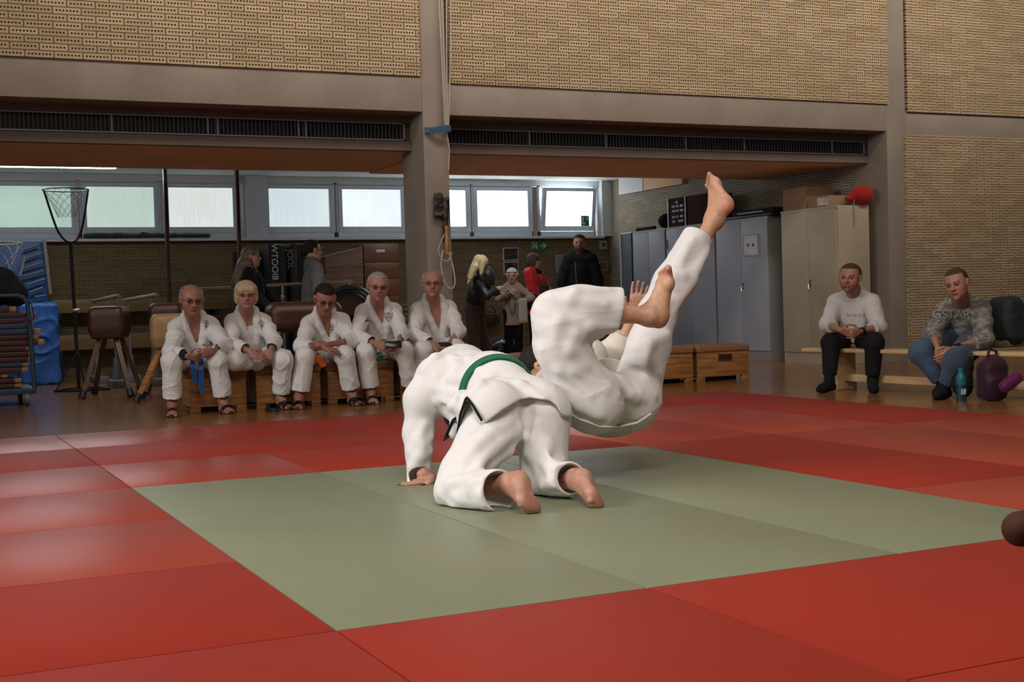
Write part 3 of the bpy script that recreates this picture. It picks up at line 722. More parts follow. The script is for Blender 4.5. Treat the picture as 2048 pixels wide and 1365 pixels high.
# phone sign stuck on the tilted pane
M_signgreen = simple('sign_green', (.005, .22, .10), .5); 
def sign(name, c, w, h, parts, label, cat='sign', ymat=None):
    r = empty(name, tuple(c), label, cat); x, y, z = c
    boxobj('panel', (x-w/2, y-.006, z-h/2), (x+w/2, y, z+h/2), ymat or M_signgreen, r)
    m = MB()
    for pr in parts:
        if pr[0] == 'p': m.prism([(x+a*w/2, y-.0065, z+b*h/2) for a, b in pr[1]], (0, -.002, 0))
        else: m.tube([(x+a*w/2, y-.0075, z+b*h/2) for a, b in pr[1]], pr[2], 6)
    m.build('pictogram', M_white_line, r); return r
ph = at(1170, 442, 16.86)
sign('phone_sign', tuple(ph), .16, .18, [('p', [(-.8, .7), (-.35, .75), (-.3, .35), (-.5, .3), (-.45, -.25), (-.1, -.35), (.0, -.65), (-.45, -.8), (-.8, -.3)]), ('p', [(.2, .35), (.45, .8), (.75, .4), (.55, .4), (.55, .15), (.4, .15), (.4, .38)])],
     'green square sign with a white telephone handset on the tilted window pane')
ex = at(1078, 492, 16.98)
sign('exit_sign', tuple(ex), .33, .15, [('p', [(-.85, -.8), (-.85, .8), (-.2, .8), (-.2, -.8), (-.28, -.8), (-.28, .7), (-.77, .7), (-.77, -.8)]), ('t', [(-.62, .45), (-.5, .1), (-.7, -.5)], .008), ('t', [(-.5, .1), (-.35, -.1), (-.4, -.6)], .008), ('t', [(-.75, .2), (-.5, .25), (-.33, .1)], .006),
      ('t', [(.1, 0), (.75, 0)], .012), ('t', [(.45, .6), (.8, 0), (.45, -.6)], .012)], 'green escape route sign with running figure and arrow on the brick wall')
# ---------------------------------------------------------------- ventilation grilles (long ones, slats are their pattern)
def vent(x0, x1, z0, z1, label, joints):
    r = empty('ventilation_grille', ((x0+x1)/2, 10.15, z0), label, 'ventilation grille', 'ventilation grilles under the beam')
    m = MB(); m.box((x0, 10.135, z0), (x1, 10.152, z0+.014)); m.box((x0, 10.135, z1-.012), (x1, 10.152, z1)); m.box((x1-.02, 10.135, z0), (x1, 10.152, z1))
    for j in joints: m.box((j-.008, 10.14, z0), (j+.008, 10.155, z1))
    m.build('grille_frame', M_metal, r); s = MB(); x = x0+.02
    while x < x1-.02: s.box((x, 10.155, z0+.012), (x+.010, 10.20, z1-.01)); x += .042
    s.build('slats', simple('grille_slats', (.05, .045, .045), .5), r)
    boxobj('backing', (x0, 10.205, z0), (x1, 10.225, z1), M_black, r)
vent(-.6, 4.09, 2.665, 2.855, 'long dark slatted ventilation grille under the beam left of the pillar', (1.0, 1.95, 2.05, 2.9, 2.98))
vent(4.50, 10.42, 2.64, 2.815, 'long dark slatted ventilation grille under the beam right of the pillar', (5.6, 6.6, 7.7, 8.55, 9.9))
# ---------------------------------------------------------------- tube lights
M_tube = emis('tube_glow', (.95, .98, 1.0), 26.0)
for x0, x1, w in ((.1, 1.60, 'left of'), (6.15, 7.36, 'right of')):
    r = empty('tube_light', ((x0+x1)/2, 13.8, 2.9), 'bright white tube light below the soffit edge %s the pillar' % w, 'ceiling light')
    boxobj('housing', (x0, 13.74, 2.755), (x1, 13.86, 2.79), M_ceil, r); boxobj('diffuser', (x0+.01, 13.72, 2.705), (x1-.01, 13.88, 2.755), M_tube, r, .012)
    [MB().cyl((xx, 13.8, 2.8), (xx, 13.8, 2.96), .008).build('hanger', M_metal, r) for xx in (x0+.2, x1-.2)]
# ---------------------------------------------------------------- judo mats: 0.97 m by 1.12 m grid
UX, UY = .972, 1.12
def judo_mat(x0, x1, y0, y1, m, label, colour='red'):
    g = .0025
    o = MB().box((x0*UX+g, y0*UY+g, FLOOR), (x1*UX-g, y1*UY-g, 0.0), bevel=.003).build('judo_mat', m)
    return tag(o, label, 'judo mat', '%s judo mats on the gym floor' % colour)
rowname = {5: 'in the rear row next to the wooden floor', 4: 'in the second row from the rear edge', 3: 'in the row touching the rear edge of the green area'}
for y in range(-1, 6):
    lab = {5: 'red judo mat at the rear left corner next to the wooden floor', 4: 'red judo mat at far left, second row from the rear edge', 3: 'red judo mat at far left, just behind the green area\'s left corner',
           2: 'red judo mat left of the green area, beside its rear third', 1: 'red judo mat left of the green area, beside its middle third', 0: 'red judo mat left of the green area, beside its front third',
           -1: 'red judo mat in the bottom left corner of the photo'}[y]
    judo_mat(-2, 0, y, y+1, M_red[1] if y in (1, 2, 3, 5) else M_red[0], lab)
for x0, x1 in ((0, 1), (1, 2), (2, 3)):
    w = {0: 'left', 1: 'middle', 2: 'right'}[x0]
    judo_mat(x0, x1, 0, 3, M_green, 'long grey green judo mat, %s strip of the three in the green area' % w, 'green')
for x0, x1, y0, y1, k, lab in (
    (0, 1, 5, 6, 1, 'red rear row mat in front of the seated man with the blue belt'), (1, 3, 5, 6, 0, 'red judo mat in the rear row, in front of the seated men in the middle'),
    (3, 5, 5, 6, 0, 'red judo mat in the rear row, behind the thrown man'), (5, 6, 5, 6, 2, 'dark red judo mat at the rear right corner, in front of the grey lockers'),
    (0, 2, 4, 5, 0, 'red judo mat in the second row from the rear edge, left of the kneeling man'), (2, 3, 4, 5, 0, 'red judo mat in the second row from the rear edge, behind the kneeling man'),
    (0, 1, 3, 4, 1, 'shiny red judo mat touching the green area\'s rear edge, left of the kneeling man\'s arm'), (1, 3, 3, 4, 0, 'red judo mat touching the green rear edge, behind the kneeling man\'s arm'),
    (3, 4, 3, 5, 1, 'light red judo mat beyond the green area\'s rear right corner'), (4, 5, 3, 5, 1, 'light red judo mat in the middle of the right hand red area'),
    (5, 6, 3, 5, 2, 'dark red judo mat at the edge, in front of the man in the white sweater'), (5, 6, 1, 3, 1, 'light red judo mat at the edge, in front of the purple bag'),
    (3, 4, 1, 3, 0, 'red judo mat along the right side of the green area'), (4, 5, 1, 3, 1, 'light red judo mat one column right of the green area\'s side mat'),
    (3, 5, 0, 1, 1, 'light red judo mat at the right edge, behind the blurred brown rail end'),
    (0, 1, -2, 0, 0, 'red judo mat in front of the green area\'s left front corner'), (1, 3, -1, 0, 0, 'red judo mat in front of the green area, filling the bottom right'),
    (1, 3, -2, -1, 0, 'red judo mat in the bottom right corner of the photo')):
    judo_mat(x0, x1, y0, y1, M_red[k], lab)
# ---------------------------------------------------------------- gym apparatus and loose things
def legs_table(): pass
def vault_box(x0, x1, y0, y1, label, top=.345, z0=FLOOR, plate=False, lifts=True):
    "low vaulting box section with a padded top"
    r = empty('vaulting_box', ((x0+x1)/2, (y0+y1)/2, z0), label, 'vaulting box', 'low vaulting boxes used as seats')
    m = MB(); b = z0+.05; h = top-.075
    m.box((x0+.012, y0, b), (x1-.012, y0+.03, h), bevel=.003); m.box((x0+.012, y1-.03, b), (x1-.012, y1, h), bevel=.003)
    m.build('side_panel', M_oak, r) if False else None
    a = MB().box((x0+.012, y0, b), (x1-.012, y0+.03, h), bevel=.003)
    k = 0; z = b+.01
    a.build('front_panel', M_oak, r); m.bm.free()
    MB().box((x0+.03, y1-.03, z0+.01), (x1-.03, y1, h)).build('back_panel', M_oak_y, r)
    MB().box((x0+.10, y0+.12, z0), (x1-.10, y0+.14, b+.02)).build('gap_shade', M_black, r)  # black strip added for the shade in the gap below the box
    c = MB(); c.box((x0+.03, y0+.03, b), (x0+.06, y1, h)); c.build('end_panel', M_oak_y, r); c = MB(); c.box((x1-.06, y0+.03, b), (x1-.03, y1, h)); c.build('end_panel', M_oak_y, r)
    j = MB(); n = 9
    for i in range(n):
        zz = b+(h-b)*(i+.5)/n
        if i % 2: 
            for xx in (x0+.012, x1-.04): j.box((xx, y0-.002, zz-.012), (xx+.028, y0, zz+.012))
    j.build('finger_joint', M_oak_y, r)['kind'] = 'stuff'
    for xx in (x0+.012, x1-.10): MB().box((xx, y0+.002, z0), (xx+.09, y0+.05, b), bevel=.004).build('foot', M_oak, r)
    MB().box((x0, y0-.015, h), (x1, y1+.015, top), bevel=.028, seg=4).build('padded_top', simple('suede_top', (.28, .135, .06), .7, var=.1) if 'suede_top' not in bpy.data.materials else bpy.data.materials['suede_top'], r)
    if plate: label_text('VÖSSE', ((x0+x1)/2+.02, y0-.004, h-.06), .05, r, M_black, (.18, .075))
    return r
def label_text(txt, c, size, parent, mat, back=None, rot=(math.pi/2, 0, 0), name='lettering', bmat=None):
    cu = bpy.data.curves.new('t', 'FONT'); cu.body = txt; cu.size = size; cu.extrude = .0008; cu.align_x = 'CENTER'; cu.align_y = 'CENTER'
    o = bpy.data.objects.new('t', cu); COL.objects.link(o); bpy.context.view_layer.update()
    me = bpy.data.meshes.new_from_object(o.evaluated_get(bpy.context.evaluated_depsgraph_get())); bpy.data.objects.remove(o)
    R = Matrix.Translation(c) @ Euler(rot).to_matrix().to_4x4(); me.transform(R)
    ob = link(name, me, mat, parent)
    if back: boxobj('plate', (c[0]-back[0]/2, c[1]+.001, c[2]-back[1]/2), (c[0]+back[0]/2, c[1]+.003, c[2]+back[1]/2), bmat or M_oakdark, parent)
    return ob
Yb = 8.52
for x0, x1, lab in ((1.335, 1.865, 'low vaulting box under the seated man with the blue belt, left end of the row'), (1.935, 2.565, 'low vaulting box under the seated blonde woman and man beside her'),
                    (2.615, 3.29, 'low vaulting box under the seated man holding the phone'), (3.34, 4.0, 'low vaulting box under the seated man behind the kneeling man\'s shoulder'),
                    (4.09, 4.72, 'low vaulting box seen just above the kneeling man\'s green belt'), (4.76, 5.40, 'low vaulting box behind the thrown man\'s head'),
                    (5.44, 6.05, 'low vaulting box seen between the thrown man\'s legs'), (6.07, 6.68, 'low vaulting box right of the thrown man, next to the end one')):
    vault_box(x0, x1, Yb, Yb+.55, lab)
vault_box(6.72, 7.40, Yb, Yb+.55, 'low vaulting box with a maker plate at the right end of the row', plate=True)
# --- basketball hoops on stands
M_net = simple('net_cord', (.5, .5, .46), .8); M_netdk = simple('dark_net_cord', (.30, .31, .31), .8)
def hoop(c, rr, mat, netm, parent, depth=.33, rings=6):
    x, y, z = c; MB().tube([(x+rr*math.cos(t), y+rr*math.sin(t), z) for t in np.linspace(0, 2*math.pi, 36)[:-1]], .008, 8, closed=True).build('ring', mat, parent)
    n = MB(); K = 12
    for k in range(K):
        for sg in (1, -1):
            pts = []
            for i in range(rings+1):
                f = i/rings; r = rr*(1-.62*f**.8); a = (k+sg*i*.5)*2*math.pi/K; pts.append((x+r*math.cos(a), y+r*math.sin(a), z-depth*f))
            n.tube(pts, .0026, 4, caps=False)
    o = n.build('net', netm, parent); o['kind'] = 'stuff'
r = empty('hoop_stand', (.97, 13.3, FLOOR), 'tall dark basketball hoop stand in front of the left windows', 'hoop stand')
hoop((.91, 13.3, 2.385), .265, M_darksteel, M_netdk, r)
MB().tube(smoothpts([(.66, 13.3, 2.38), (.78, 13.3, 1.95), (.86, 13.3, 1.80), (.93, 13.3, 1.755), (1.0, 13.3, 1.77), (1.05, 13.3, 1.84), (1.10, 13.3, 2.0), (1.17, 13.3, 2.39)]), .014, 10).build('fork', M_darksteel, r)
MB().cyl((.945, 13.3, 1.75), (.975, 13.3, FLOOR+.02), .022).build('pole', M_darksteel, r)
MB().cyl((.93, 13.26, .93), (.99, 13.26, .93), .018).sphere((1.0, 13.26, .93), .022, 8).build('clamp_knob', M_chrome, r)
for a, b in (((.97, 13.28, .42), (.70, 13.2, FLOOR+.01)), ((.97, 13.28, .42), (1.16, 13.1, FLOOR+.012)), ((.97, 13.3, .42), (1.1, 13.7, FLOOR+.012))): MB().cyl(a, b, .009).build('brace', M_darksteel, r)
MB().tube([(.68, 13.2, FLOOR+.012), (.85, 13.0, FLOOR+.012), (1.3, 13.05, FLOOR+.012), (1.25, 13.5, FLOOR+.012), (.9, 13.6, FLOOR+.012)], .012, 8, closed=True).build('base_ring', M_darksteel, r)
r = empty('hoop_stand', (.0, 14.4, FLOOR), 'lower basketball hoop with a white net at the left edge', 'hoop stand')
hoop((.10, 13.6, 1.76), .32, M_net, M_net, r, .48, 7)
MB().cyl((-.15, 14.2, 1.75), (-.15, 14.2, FLOOR), .025).cyl((-.1, 13.9, 1.76), (-.15, 14.2, 1.72), .015).build('pole', M_darksteel, r)
# --- blue gym frame leaning at the wall and the crash mat
r = empty('stacked_trestle', (.8, 16.5, FLOOR), 'leaning blue board with grey steel rungs and hooks behind the blue crash mat', 'climbing board')
MB().box((.30, 16.6, FLOOR), (1.0, 16.68, 1.94), bevel=.01).build('board', M_blue, r)
for (x1_, y1_), (x2_, y2_), ym in (((88, 480), (101, 588), 16.5),): MB().tube([at(x1_, y1_, ym), at(x2_, y2_, ym)], .032, 4).build('upright', simple('pale_steel', (.33, .32, .29), .5), r)
MB().tube([at(50, 512, 16.4), at(40, 552, 16.4)], .022, 4).build('upright', bpy.data.materials['pale_steel'], r)
for i, (a, b) in enumerate((((46, 501), (78, 490)), ((51, 518), (84, 506)), ((48, 537), (86, 525)), ((45, 553), (88, 542)), ((55, 570), (90, 558)), ((60, 585), (86, 575)), ((70, 594), (92, 591)))):
    MB().tube([at(*a, 16.45), at(*b, 16.45)], .017, 8).build('rung', M_metal, r)
q = [Box(at(97, 685, 15.0)+V(-.12, .12, -.02), (.27, .17, .56), rd=.07, k=.02)]
cloth('crash_mat', q, [], M_blue, None, .012, 4, .04, .20)
tag(bpy.data.objects['crash_mat'], 'bright blue crash mat standing upright beside the loaded cart', 'crash mat')
# --- cart stacked with bench tops
r = empty('transport_cart', (-.1, 10.9, FLOOR), 'blue grey tubular cart carrying a tall stack of boards at the left edge', 'cart')
cy = 10.9
MB().tube([(-.75, cy, .12), (-.75, cy, 1.0), (-.72, cy, 1.06), (-.66, cy, 1.09), (.12, cy, 1.09), (.18, cy, 1.06), (.215, cy, 1.0), (.24, cy, .5), (.25, cy, .12)], .022, 10).build('handle_frame', M_bluepaint, r)
MB().box((-.8, cy-.02, .08), (.27, cy+.9, .14), bevel=.012).build('platform', M_bluepaint, r)
for xx, yy in ((.17, cy+.02), (-.7, cy+.02), (.17, cy+.75)):
    c = MB().cyl((xx-.02, yy, .03), (xx+.02, yy, .03), .068, n=24).build('wheel', simple('grey_rubber', (.10, .10, .10), .5) if 'grey_rubber' not in bpy.data.materials else bpy.data.materials['grey_rubber'], r)
    MB().box((xx-.035, yy-.03, .03), (xx-.024, yy+.03, .1)).box((xx+.024, yy-.03, .03), (xx+.035, yy+.03, .1)).box((xx-.035, yy-.03, .085), (xx+.035, yy+.03, .1)).build('caster_fork', M_metal, c)
zs = .145; M_maroon = simple('maroon_vinyl', (.05, .014, .014), .5); M_navy = simple('navy_vinyl', (.025, .04, .075), .5); M_endw = wood('end_grain', (.20, .085, .025), (.36, .18, .06), .5, 1)
spec = [(.13, 'm', .05), (.13, 'm', .055), (.0, 'm', .05), (.20, 'm', .06), (.21, 'n', .05), (.265, 'm', .055), (.27, 'm', .055), (.25, 'm', .055), (.37, 'm', .06), (.31, 'm', .055), (.34, 'n', .06), (.27, 'n', .055), (.26, 'm', .055), (.30, 'm', .06), (.11, 'm', .065)]
words_ = ['bottom', 'second lowest', 'third lowest', 'fourth lowest', 'fifth lowest', 'sixth lowest', 'seventh lowest', 'eighth from floor', 'seventh from top', 'sixth from top', 'fifth from top', 'fourth from top', 'third from top', 'second from top', 'topmost']
for i, (xr, c, th) in enumerate(spec):
    b = empty('stacked_board', (-.2, cy+.2, zs), '%s board with wooden end, %s in the cart\'s stack' % ('navy blue' if c == 'n' else 'dark red', words_[i]), 'board', 'padded boards stacked on the cart')
    boxobj('padding', (-.85, cy+.03, zs), (xr-.07, cy+.5, zs+th-.004), M_navy if c == 'n' else M_maroon, b, .012)
    boxobj('wooden_end', (xr-.07, cy+.05, zs+.004), (xr, cy+.48, zs+th-.006), M_endw, b, .006); zs += th
hb = cloth('sports_bag', [Ell((-.10, cy+.25, 1.17), (.31, .20, .19), k=.06), Ell((-.05, cy+.22, 1.30), (.17, .16, .10), k=.06), Ell((.12, cy+.2, 1.10), (.12, .12, .13), k=.05)], [], M_blacksoft, None, .012, 9, .012, .12)
tag(hb, 'round black sports bag lying on top of the loaded cart', 'bag')
MB().tube([(.1, cy+.02, 1.12), (.25, cy-.02, 1.0), (.27, cy-.03, .86), (.22, cy-.02, .80), (.2, cy, .95)], .006, 6).build('strap', M_blacksoft, hb)
# --- long beams lying along the wall, parallel bars
for z0, z1, l in ((.90, 1.10, 'upper'), (.36, .58, 'lower')):
    r = empty('balance_beam', (2.4, 16.75, z0), 'long honey coloured wooden beam along the brick wall, %s one' % l, 'beam', 'wooden beams along the brick wall')
    boxobj('rail', (1.05, 16.66, z0), (3.6, 16.82, z1), M_beam, r, .02)
    for xx in (1.12, 3.4): boxobj('bracket', (xx, 16.64, FLOOR if z0 < .8 else z0-.09), (xx+.06, 17.0, z0+.002), M_darksteel, r)
r = empty('parallel_bars', (1.65, 14.0, FLOOR), 'parallel bars with two pale rails and steel posts behind the leather bucks', 'parallel bars')
M_rail = wood('pale_rail', (.35, .26, .18), (.5, .40, .30), .35, 0)
for (a, b) in ((((186, 603), 13.6), ((238, 592), 13.6)), (((250, 601), 13.9), ((314, 590), 13.9))):
    A, B_ = at(*a[0], a[1]), at(*b[0], b[1]+.4); B_ = at(b[0][0], b[0][1], 13.3); A = at(a[0][0], a[0][1], 15.2)
    MB().tube([A, B_], .028, 12, flat=.8).build('rail', M_rail, r)
    for f in (.12, .82):
        Q = lerp(A, B_, f); MB().cyl(tuple(Q), (Q[0], Q[1], Q[2]-.14), .010).cyl((Q[0], Q[1], Q[2]-.12), (Q[0], Q[1], .15), .019).build('post', M_metal, r)
        MB().box((Q[0]-.09, Q[1]-.3, FLOOR), (Q[0]+.09, Q[1]+.3, .05), bevel=.015).cyl((Q[0], Q[1], .04), (Q[0], Q[1], .32), .06, .035).build('base', M_metal, r)
# --- leather bucks
def buck(c, w, d, h, top, lm, legm, label, feet, yaw=0.0):
    x, y = c; r = empty('vaulting_buck', (x, y, FLOOR), label, 'vaulting buck', 'vaulting bucks with four splayed legs')
    B3 = np.array([(math.cos(yaw), math.sin(yaw), 0), (-math.sin(yaw), math.cos(yaw), 0), (0, 0, 1)])
    v, F = mesh_field([Box((x, y, top-h*.42), (w/2, d/2, h*.42), B3, rd=.07, k=.02), Box((x, y, top-h*.6), (w*.44, d*.47, h*.40), B3, rd=.04, k=.06)], [], .01)
    mk('body', v, F, lm, r)
    MB().tube([tuple(V(x, y, top-h+.01)+V(sx*w*.36, sy*d*.42, 0)@B3) for sx, sy in ((-1, -1), (1, -1), (1, 1), (-1, 1))], .008, 6, closed=True).build('piping', M_black, r)
    for sx, sy in ((-1, -1), (1, -1), (1, 1), (-1, 1)):
        a = V(x, y, top-h+.03)+V(sx*w*.22, sy*d*.30, 0)@B3; b = V(x, y, .045)+V(sx*feet[0], sy*feet[1], 0)@B3
        n_ = unit(b-a); m = MB(); m.tube([tuple(a), tuple(b)], [.034, .034], 4); lg = m.build('leg', legm, r, smooth=False)
        MB().cyl(tuple(b-n_*.01), tuple(b+n_*.075), .034, .04).build('rubber_foot', M_black, lg)
buck((1.14, 11.75), .38, .62, .36, .96, M_leather, M_oakdark, 'dark brown leather vaulting buck on dark splayed legs, behind the cart', (.24, .38), -.30)
buck((1.56, 10.55), .34, .6, .36, .86, M_tan, M_oak, 'tan leather vaulting buck with lighter wooden legs, behind the man with the blue belt', (.30, .28), -.25)
buck((1.78, 11.9), .36, .6, .34, .98, M_leather, M_oakdark, 'dark leather vaulting buck half hidden behind the tan one', (.22, .34), -.2)
boxobj_ = None
lg = cloth('pommel_horse', [Box((3.05, 10.7, .78), (.42, .17, .17), rd=.12)], [], M_leather, None, .015, 3, 0)
lh = empty('vaulting_horse', (3.05, 10.7, FLOOR), 'long brown leather vaulting horse behind the seated blonde woman', 'vaulting horse'); lg.name = 'body'; lg.parent = lh; lg.matrix_parent_inverse = Matrix.Translation(-lh.location)
for sx in (-1, 1):
    for sy in (-1, 1): MB().tube([(3.05+sx*.3, 10.7+sy*.08, .66), (3.05+sx*.42, 10.7+sy*.26, FLOOR)], .03, 6).build('leg', M_oakdark, lh)
# --- tall red brown posts
for (a, b, l) in (((329, 335), (341, 600), 'left'), ((473, 342), (481, 600), 'right')):
    A = at(*a, 12.6); Z = at(*b, 12.6)
    o = MB().box((A[0]-.022, 12.57, FLOOR), (A[0]+.022, 12.63, A[2]+.03), bevel=.006).build('upright_post', simple('oxblood_paint', (.055, .018, .012), .4) if 'oxblood_paint' not in bpy.data.materials else bpy.data.materials['oxblood_paint'])
    tag(o, 'tall thin dark red post in front of the windows, %s one of the pair' % l, 'post', 'dark red posts before the windows')
# chrome high bar
r = empty('horizontal_bar', (3.6, 13.2, FLOOR), 'chrome horizontal bar behind the two women standing at left', 'horizontal bar')
A, B_ = at(398, 578, 13.45), at(705, 563, 13.45); MB().tube([A, B_], .021, 12).build('bar', M_chrome, r)
for Q in (lerp(A, B_, .53), lerp(A, B_, .02), lerp(A, B_, .98)): MB().cyl(tuple(Q), (Q[0], Q[1], FLOOR), .016).box((Q[0]-.025, Q[1]-.03, Q[2]-.2), (Q[0]+.025, Q[1]+.03, Q[2]-.14), bevel=.006).build('post', M_chrome, r)
# --- tarp on the sill
tp_ = cloth('folded_tarp', [Cap((1.62, 16.93, 2.03), (3.4, 16.93, 2.035), .035, k=.03), Cap((1.6, 16.92, 2.03), (2.1, 16.92, 2.045), .045, .03, .04), Ell((2.45, 16.93, 2.055), (.07, .03, .035), k=.04)], [], fabric('dark_tarp', (.03, .045, .05), rough=.5), None, .012, 3, .015, .09)
tag(tp_, 'dark green tarp folded lengthwise on the window sill', 'tarp')
# --- black upright bags with pale letters, behind the standing women
M_navyb = simple('dark_navy_nylon', (.012, .02, .03), .35)
r = empty('equipment_case', (4.2, 15.4, FLOOR), 'tall black case with pale vertical letters between the two standing women', 'case', 'tall black cases behind the standing women')
A = at(541, 490, 15.4); boxobj('body', (A[0], 15.35, FLOOR), (A[0]+.22, 15.7, A[2]), M_navyb, r, .03); boxobj('front_band', (A[0]-.06, 15.30, FLOOR), (A[0]+.04, 15.6, A[2]+.005), M_black, r, .012)
label_text('WTOOI8', tuple(at(549, 524, 15.29)), .13, r, M_white_line, rot=(math.pi/2, math.pi/2, 0))
r = empty('equipment_case', (4.7, 15.5, FLOOR), 'black case with faint letters, half hidden by the woman in grey', 'case', 'tall black cases behind the standing women')
A = at(575, 489, 15.5); boxobj('body', (A[0], 15.35, FLOOR), (A[0]+.4, 15.8, A[2]), M_navyb, r, .03); boxobj('front_band', (A[0]-.02, 15.30, FLOOR), (A[0]+.08, 15.6, A[2]+.005), M_black, r, .012)
label_text('JOOL', tuple(at(580, 519, 15.29)), .12, r, simple('faint_print', (.2, .24, .28), .6), rot=(math.pi/2, math.pi/2, 0))
r = empty('equipment_case', (3.7, 15.6, FLOOR), 'black case right behind the long haired woman\'s face', 'case', 'tall black cases behind the standing women')
A = at(524, 497, 15.6); boxobj('body', (A[0]-.3, 15.9, FLOOR), (A[0]+.12, 16.2, A[2]), M_navyb, r, .03)
# --- brown wooden box sections and cupboard
M_brownp = wood('worn_brown_panel', (.16, .085, .055), (.26, .16, .12), .35, 0); M_cup = wood('brown_cupboard', (.14, .055, .02), (.20, .085, .035), .4, 0)
r = empty('slanted_box_stack', (5.35, 16.0, FLOOR), 'stack of worn brown box sections slanting beside the brown cupboard', 'box sections')
for i, (a, b, c, d) in enumerate((((650, 513), (725, 494), (726, 528), (651, 538)), ((651, 541), (726, 530), (727, 562), (652, 572)), ((652, 575), (727, 564), (728, 600), (653, 606)))):
    MB().prism([at(*a, 16.0), at(*b, 16.0), at(*c, 16.0), at(*d, 16.0)], (.0, .45, 0)).build('box_section', M_brownp, r)
    MB().tube([at(*a, 15.99), at(*b, 15.99)], .008, 6).build('edge_strip', M_chrome, r)
A = at(653, 608, 16.0); B_ = at(728, 602, 16.0); MB().prism([A, B_, (B_[0], 16.0, FLOOR), (A[0], 16.0, FLOOR)], (0, .45, 0)).build('lower_section', M_brownp, r)
r = empty('wooden_cupboard', (6.0, 16.2, FLOOR), 'tall brown vaulting box tower with a small white plate, left of the pillar', 'box tower')
A = at(727, 488, 16.0); B_ = at(798, 492, 16.0); zt = A[2]; zz = [zt, zt-.29, zt-.55, zt-.82, zt-1.1, zt-1.4, FLOOR]
for i in range(6): boxobj('section', (A[0], 16.0, zz[i+1]+.006), (B_[0], 16.5, zz[i]), M_cup, r, .008)
pc = at(761, 502, 15.998); boxobj('name_plate', (pc[0]-.07, 15.992, pc[2]-.022), (pc[0]+.07, 15.999, pc[2]+.022), M_white_line, r, .003)
# dark ring-shaped reel in front of it
r = empty('rolled_mats', (4.6, 12.6, FLOOR), 'dark rolled mat bundle with curved edges behind the looking down man', 'rolled mats')
C0 = at(697, 622, 12.6)
for i, rr in enumerate((.30, .26, .22)):
    MB().tube([(C0[0]+rr*math.cos(t)*1.1, 12.5+.03*i, C0[2]+rr*math.sin(t)) for t in np.linspace(0, math.pi, 18)], .02, 8, flat=2.0).build('roll_edge', simple('dark_green_rubber', (.03, .035, .028), .4) if 'dark_green_rubber' not in bpy.data.materials else bpy.data.materials['dark_green_rubber'], r)
MB().cyl((C0[0], 12.55, C0[2]), (C0[0], 13.1, C0[2]), .24, n=32).build('roll_core', simple('brown_roll', (.07, .035, .015), .5), r); boxobj('roll_stand', (C0[0]-.28, 12.55, FLOOR), (C0[0]+.28, 13.1, C0[2]-.05), M_oakdark, r, .01)
# green stack at the pillar
A = at(803, 606, 16.3)
for i in range(9):
    z = A[2]-.075*i
    tag(boxobj('folded_mat', (A[0]-.05, 16.2, z-.07), (A[0]+.55, 16.9, z-.006), simple('olive_mat', (.14, .17, .06), .6) if 'olive_mat' not in bpy.data.materials else bpy.data.materials['olive_mat'], None, .015),
        'olive green folded mat left of the pillar, ' + ['topmost', 'second', 'third', 'fourth', 'fifth', 'sixth', 'seventh', 'eighth', 'ninth'][i]+' of the stack from top', 'folded mat', 'olive green folded mats')
boxobj('mat_trolley', (A[0]-.06, 16.2, FLOOR), (A[0]+.56, 16.9, A[2]-.075*9-.006+.005), M_metal)
tag(bpy.data.objects['mat_trolley'], 'low grey trolley under the olive green folded mats', 'trolley')
# --- ropes, strap and hanging leather on the pillar
M_rope = simple('pale_rope', (.42, .37, .30), .8)
ropes = [(((878, 0), (884, 120), (890, 258)), 'leftmost'), (((884, 0), (888, 120), (893, 262), (899, 300), (897, 340)), 'second'), (((893, 0), (893, 100), (895, 262)), 'third'), (((902, 0), (901, 120), (897, 255)), 'rightmost')]
for pts, w in ropes:
    P3 = [at(x, y, 9.72) for x, y in pts]; P3 = [lerp(P3[i], P3[i+1], t) for i in range(len(P3)-1) for t in (0, .5)]+[P3[-1]]; P3 = [P3[0]+V(0, 0, 2.5)]+P3
    tag(MB().tube(P3, .007, 8).build('rope', M_rope), 'pale rope hanging down the pillar from above, %s of the four' % w, 'rope', 'ropes running down the pillar')
r = empty('wall_strap', tuple(at(875, 263, 9.79)), 'blue strap bracket holding the ropes on the pillar', 'strap')
MB().strip([at(850, 261, 9.79), at(862, 262, 9.75), at(875, 260, 9.70), at(888, 257, 9.66), at(901, 257, 9.66), at(901, 262, 9.72)], (0, 0, .035), .012).build('band', simple('faded_blue_strap', (.015, .06, .14), .6), r)
MB().cyl(tuple(at(855, 263, 9.80)), tuple(at(855, 263, 9.75)), .012).build('screw', M_chrome, r)
r = empty('hanging_leather', tuple(at(880, 400, 9.77)), 'worn black leather sling hanging on the pillar above the bald man with glasses', 'leather sling')
cloth('sling', [Box(at(877, 412, 9.74), (.055, .02, .14), rd=.02), Cap(at(893, 400, 9.74), at(890, 480, 9.74), .035, .03)], [], simple('black_leather', (.018, .014, .012), .45), r, .01, 3, .012, .09)
cloth('wooden_toggle', [Cap(at(893, 455, 9.72), at(894, 508, 9.72), .022, .026)], [], M_oak, r, .01, 2, .002)
r2 = MB().tube(smoothpts([at(889, 468, 9.7), at(877, 500, 9.7), (at(884, 518, 9.7)), at(896, 522, 9.7), at(904, 505, 9.7)]), .006, 8).build('loop', M_rope, r)
o = MB().tube(smoothpts([at(x, y, 9.70) for x, y in ((886, 500), (882, 530), (888, 562), (898, 576), (906, 576), (910, 562), (905, 530), (898, 505))]), .009, 8).build('rope_coil', M_rope)
tag(o, 'pale rope loop dangling low on the pillar behind the bald man with glasses', 'rope')
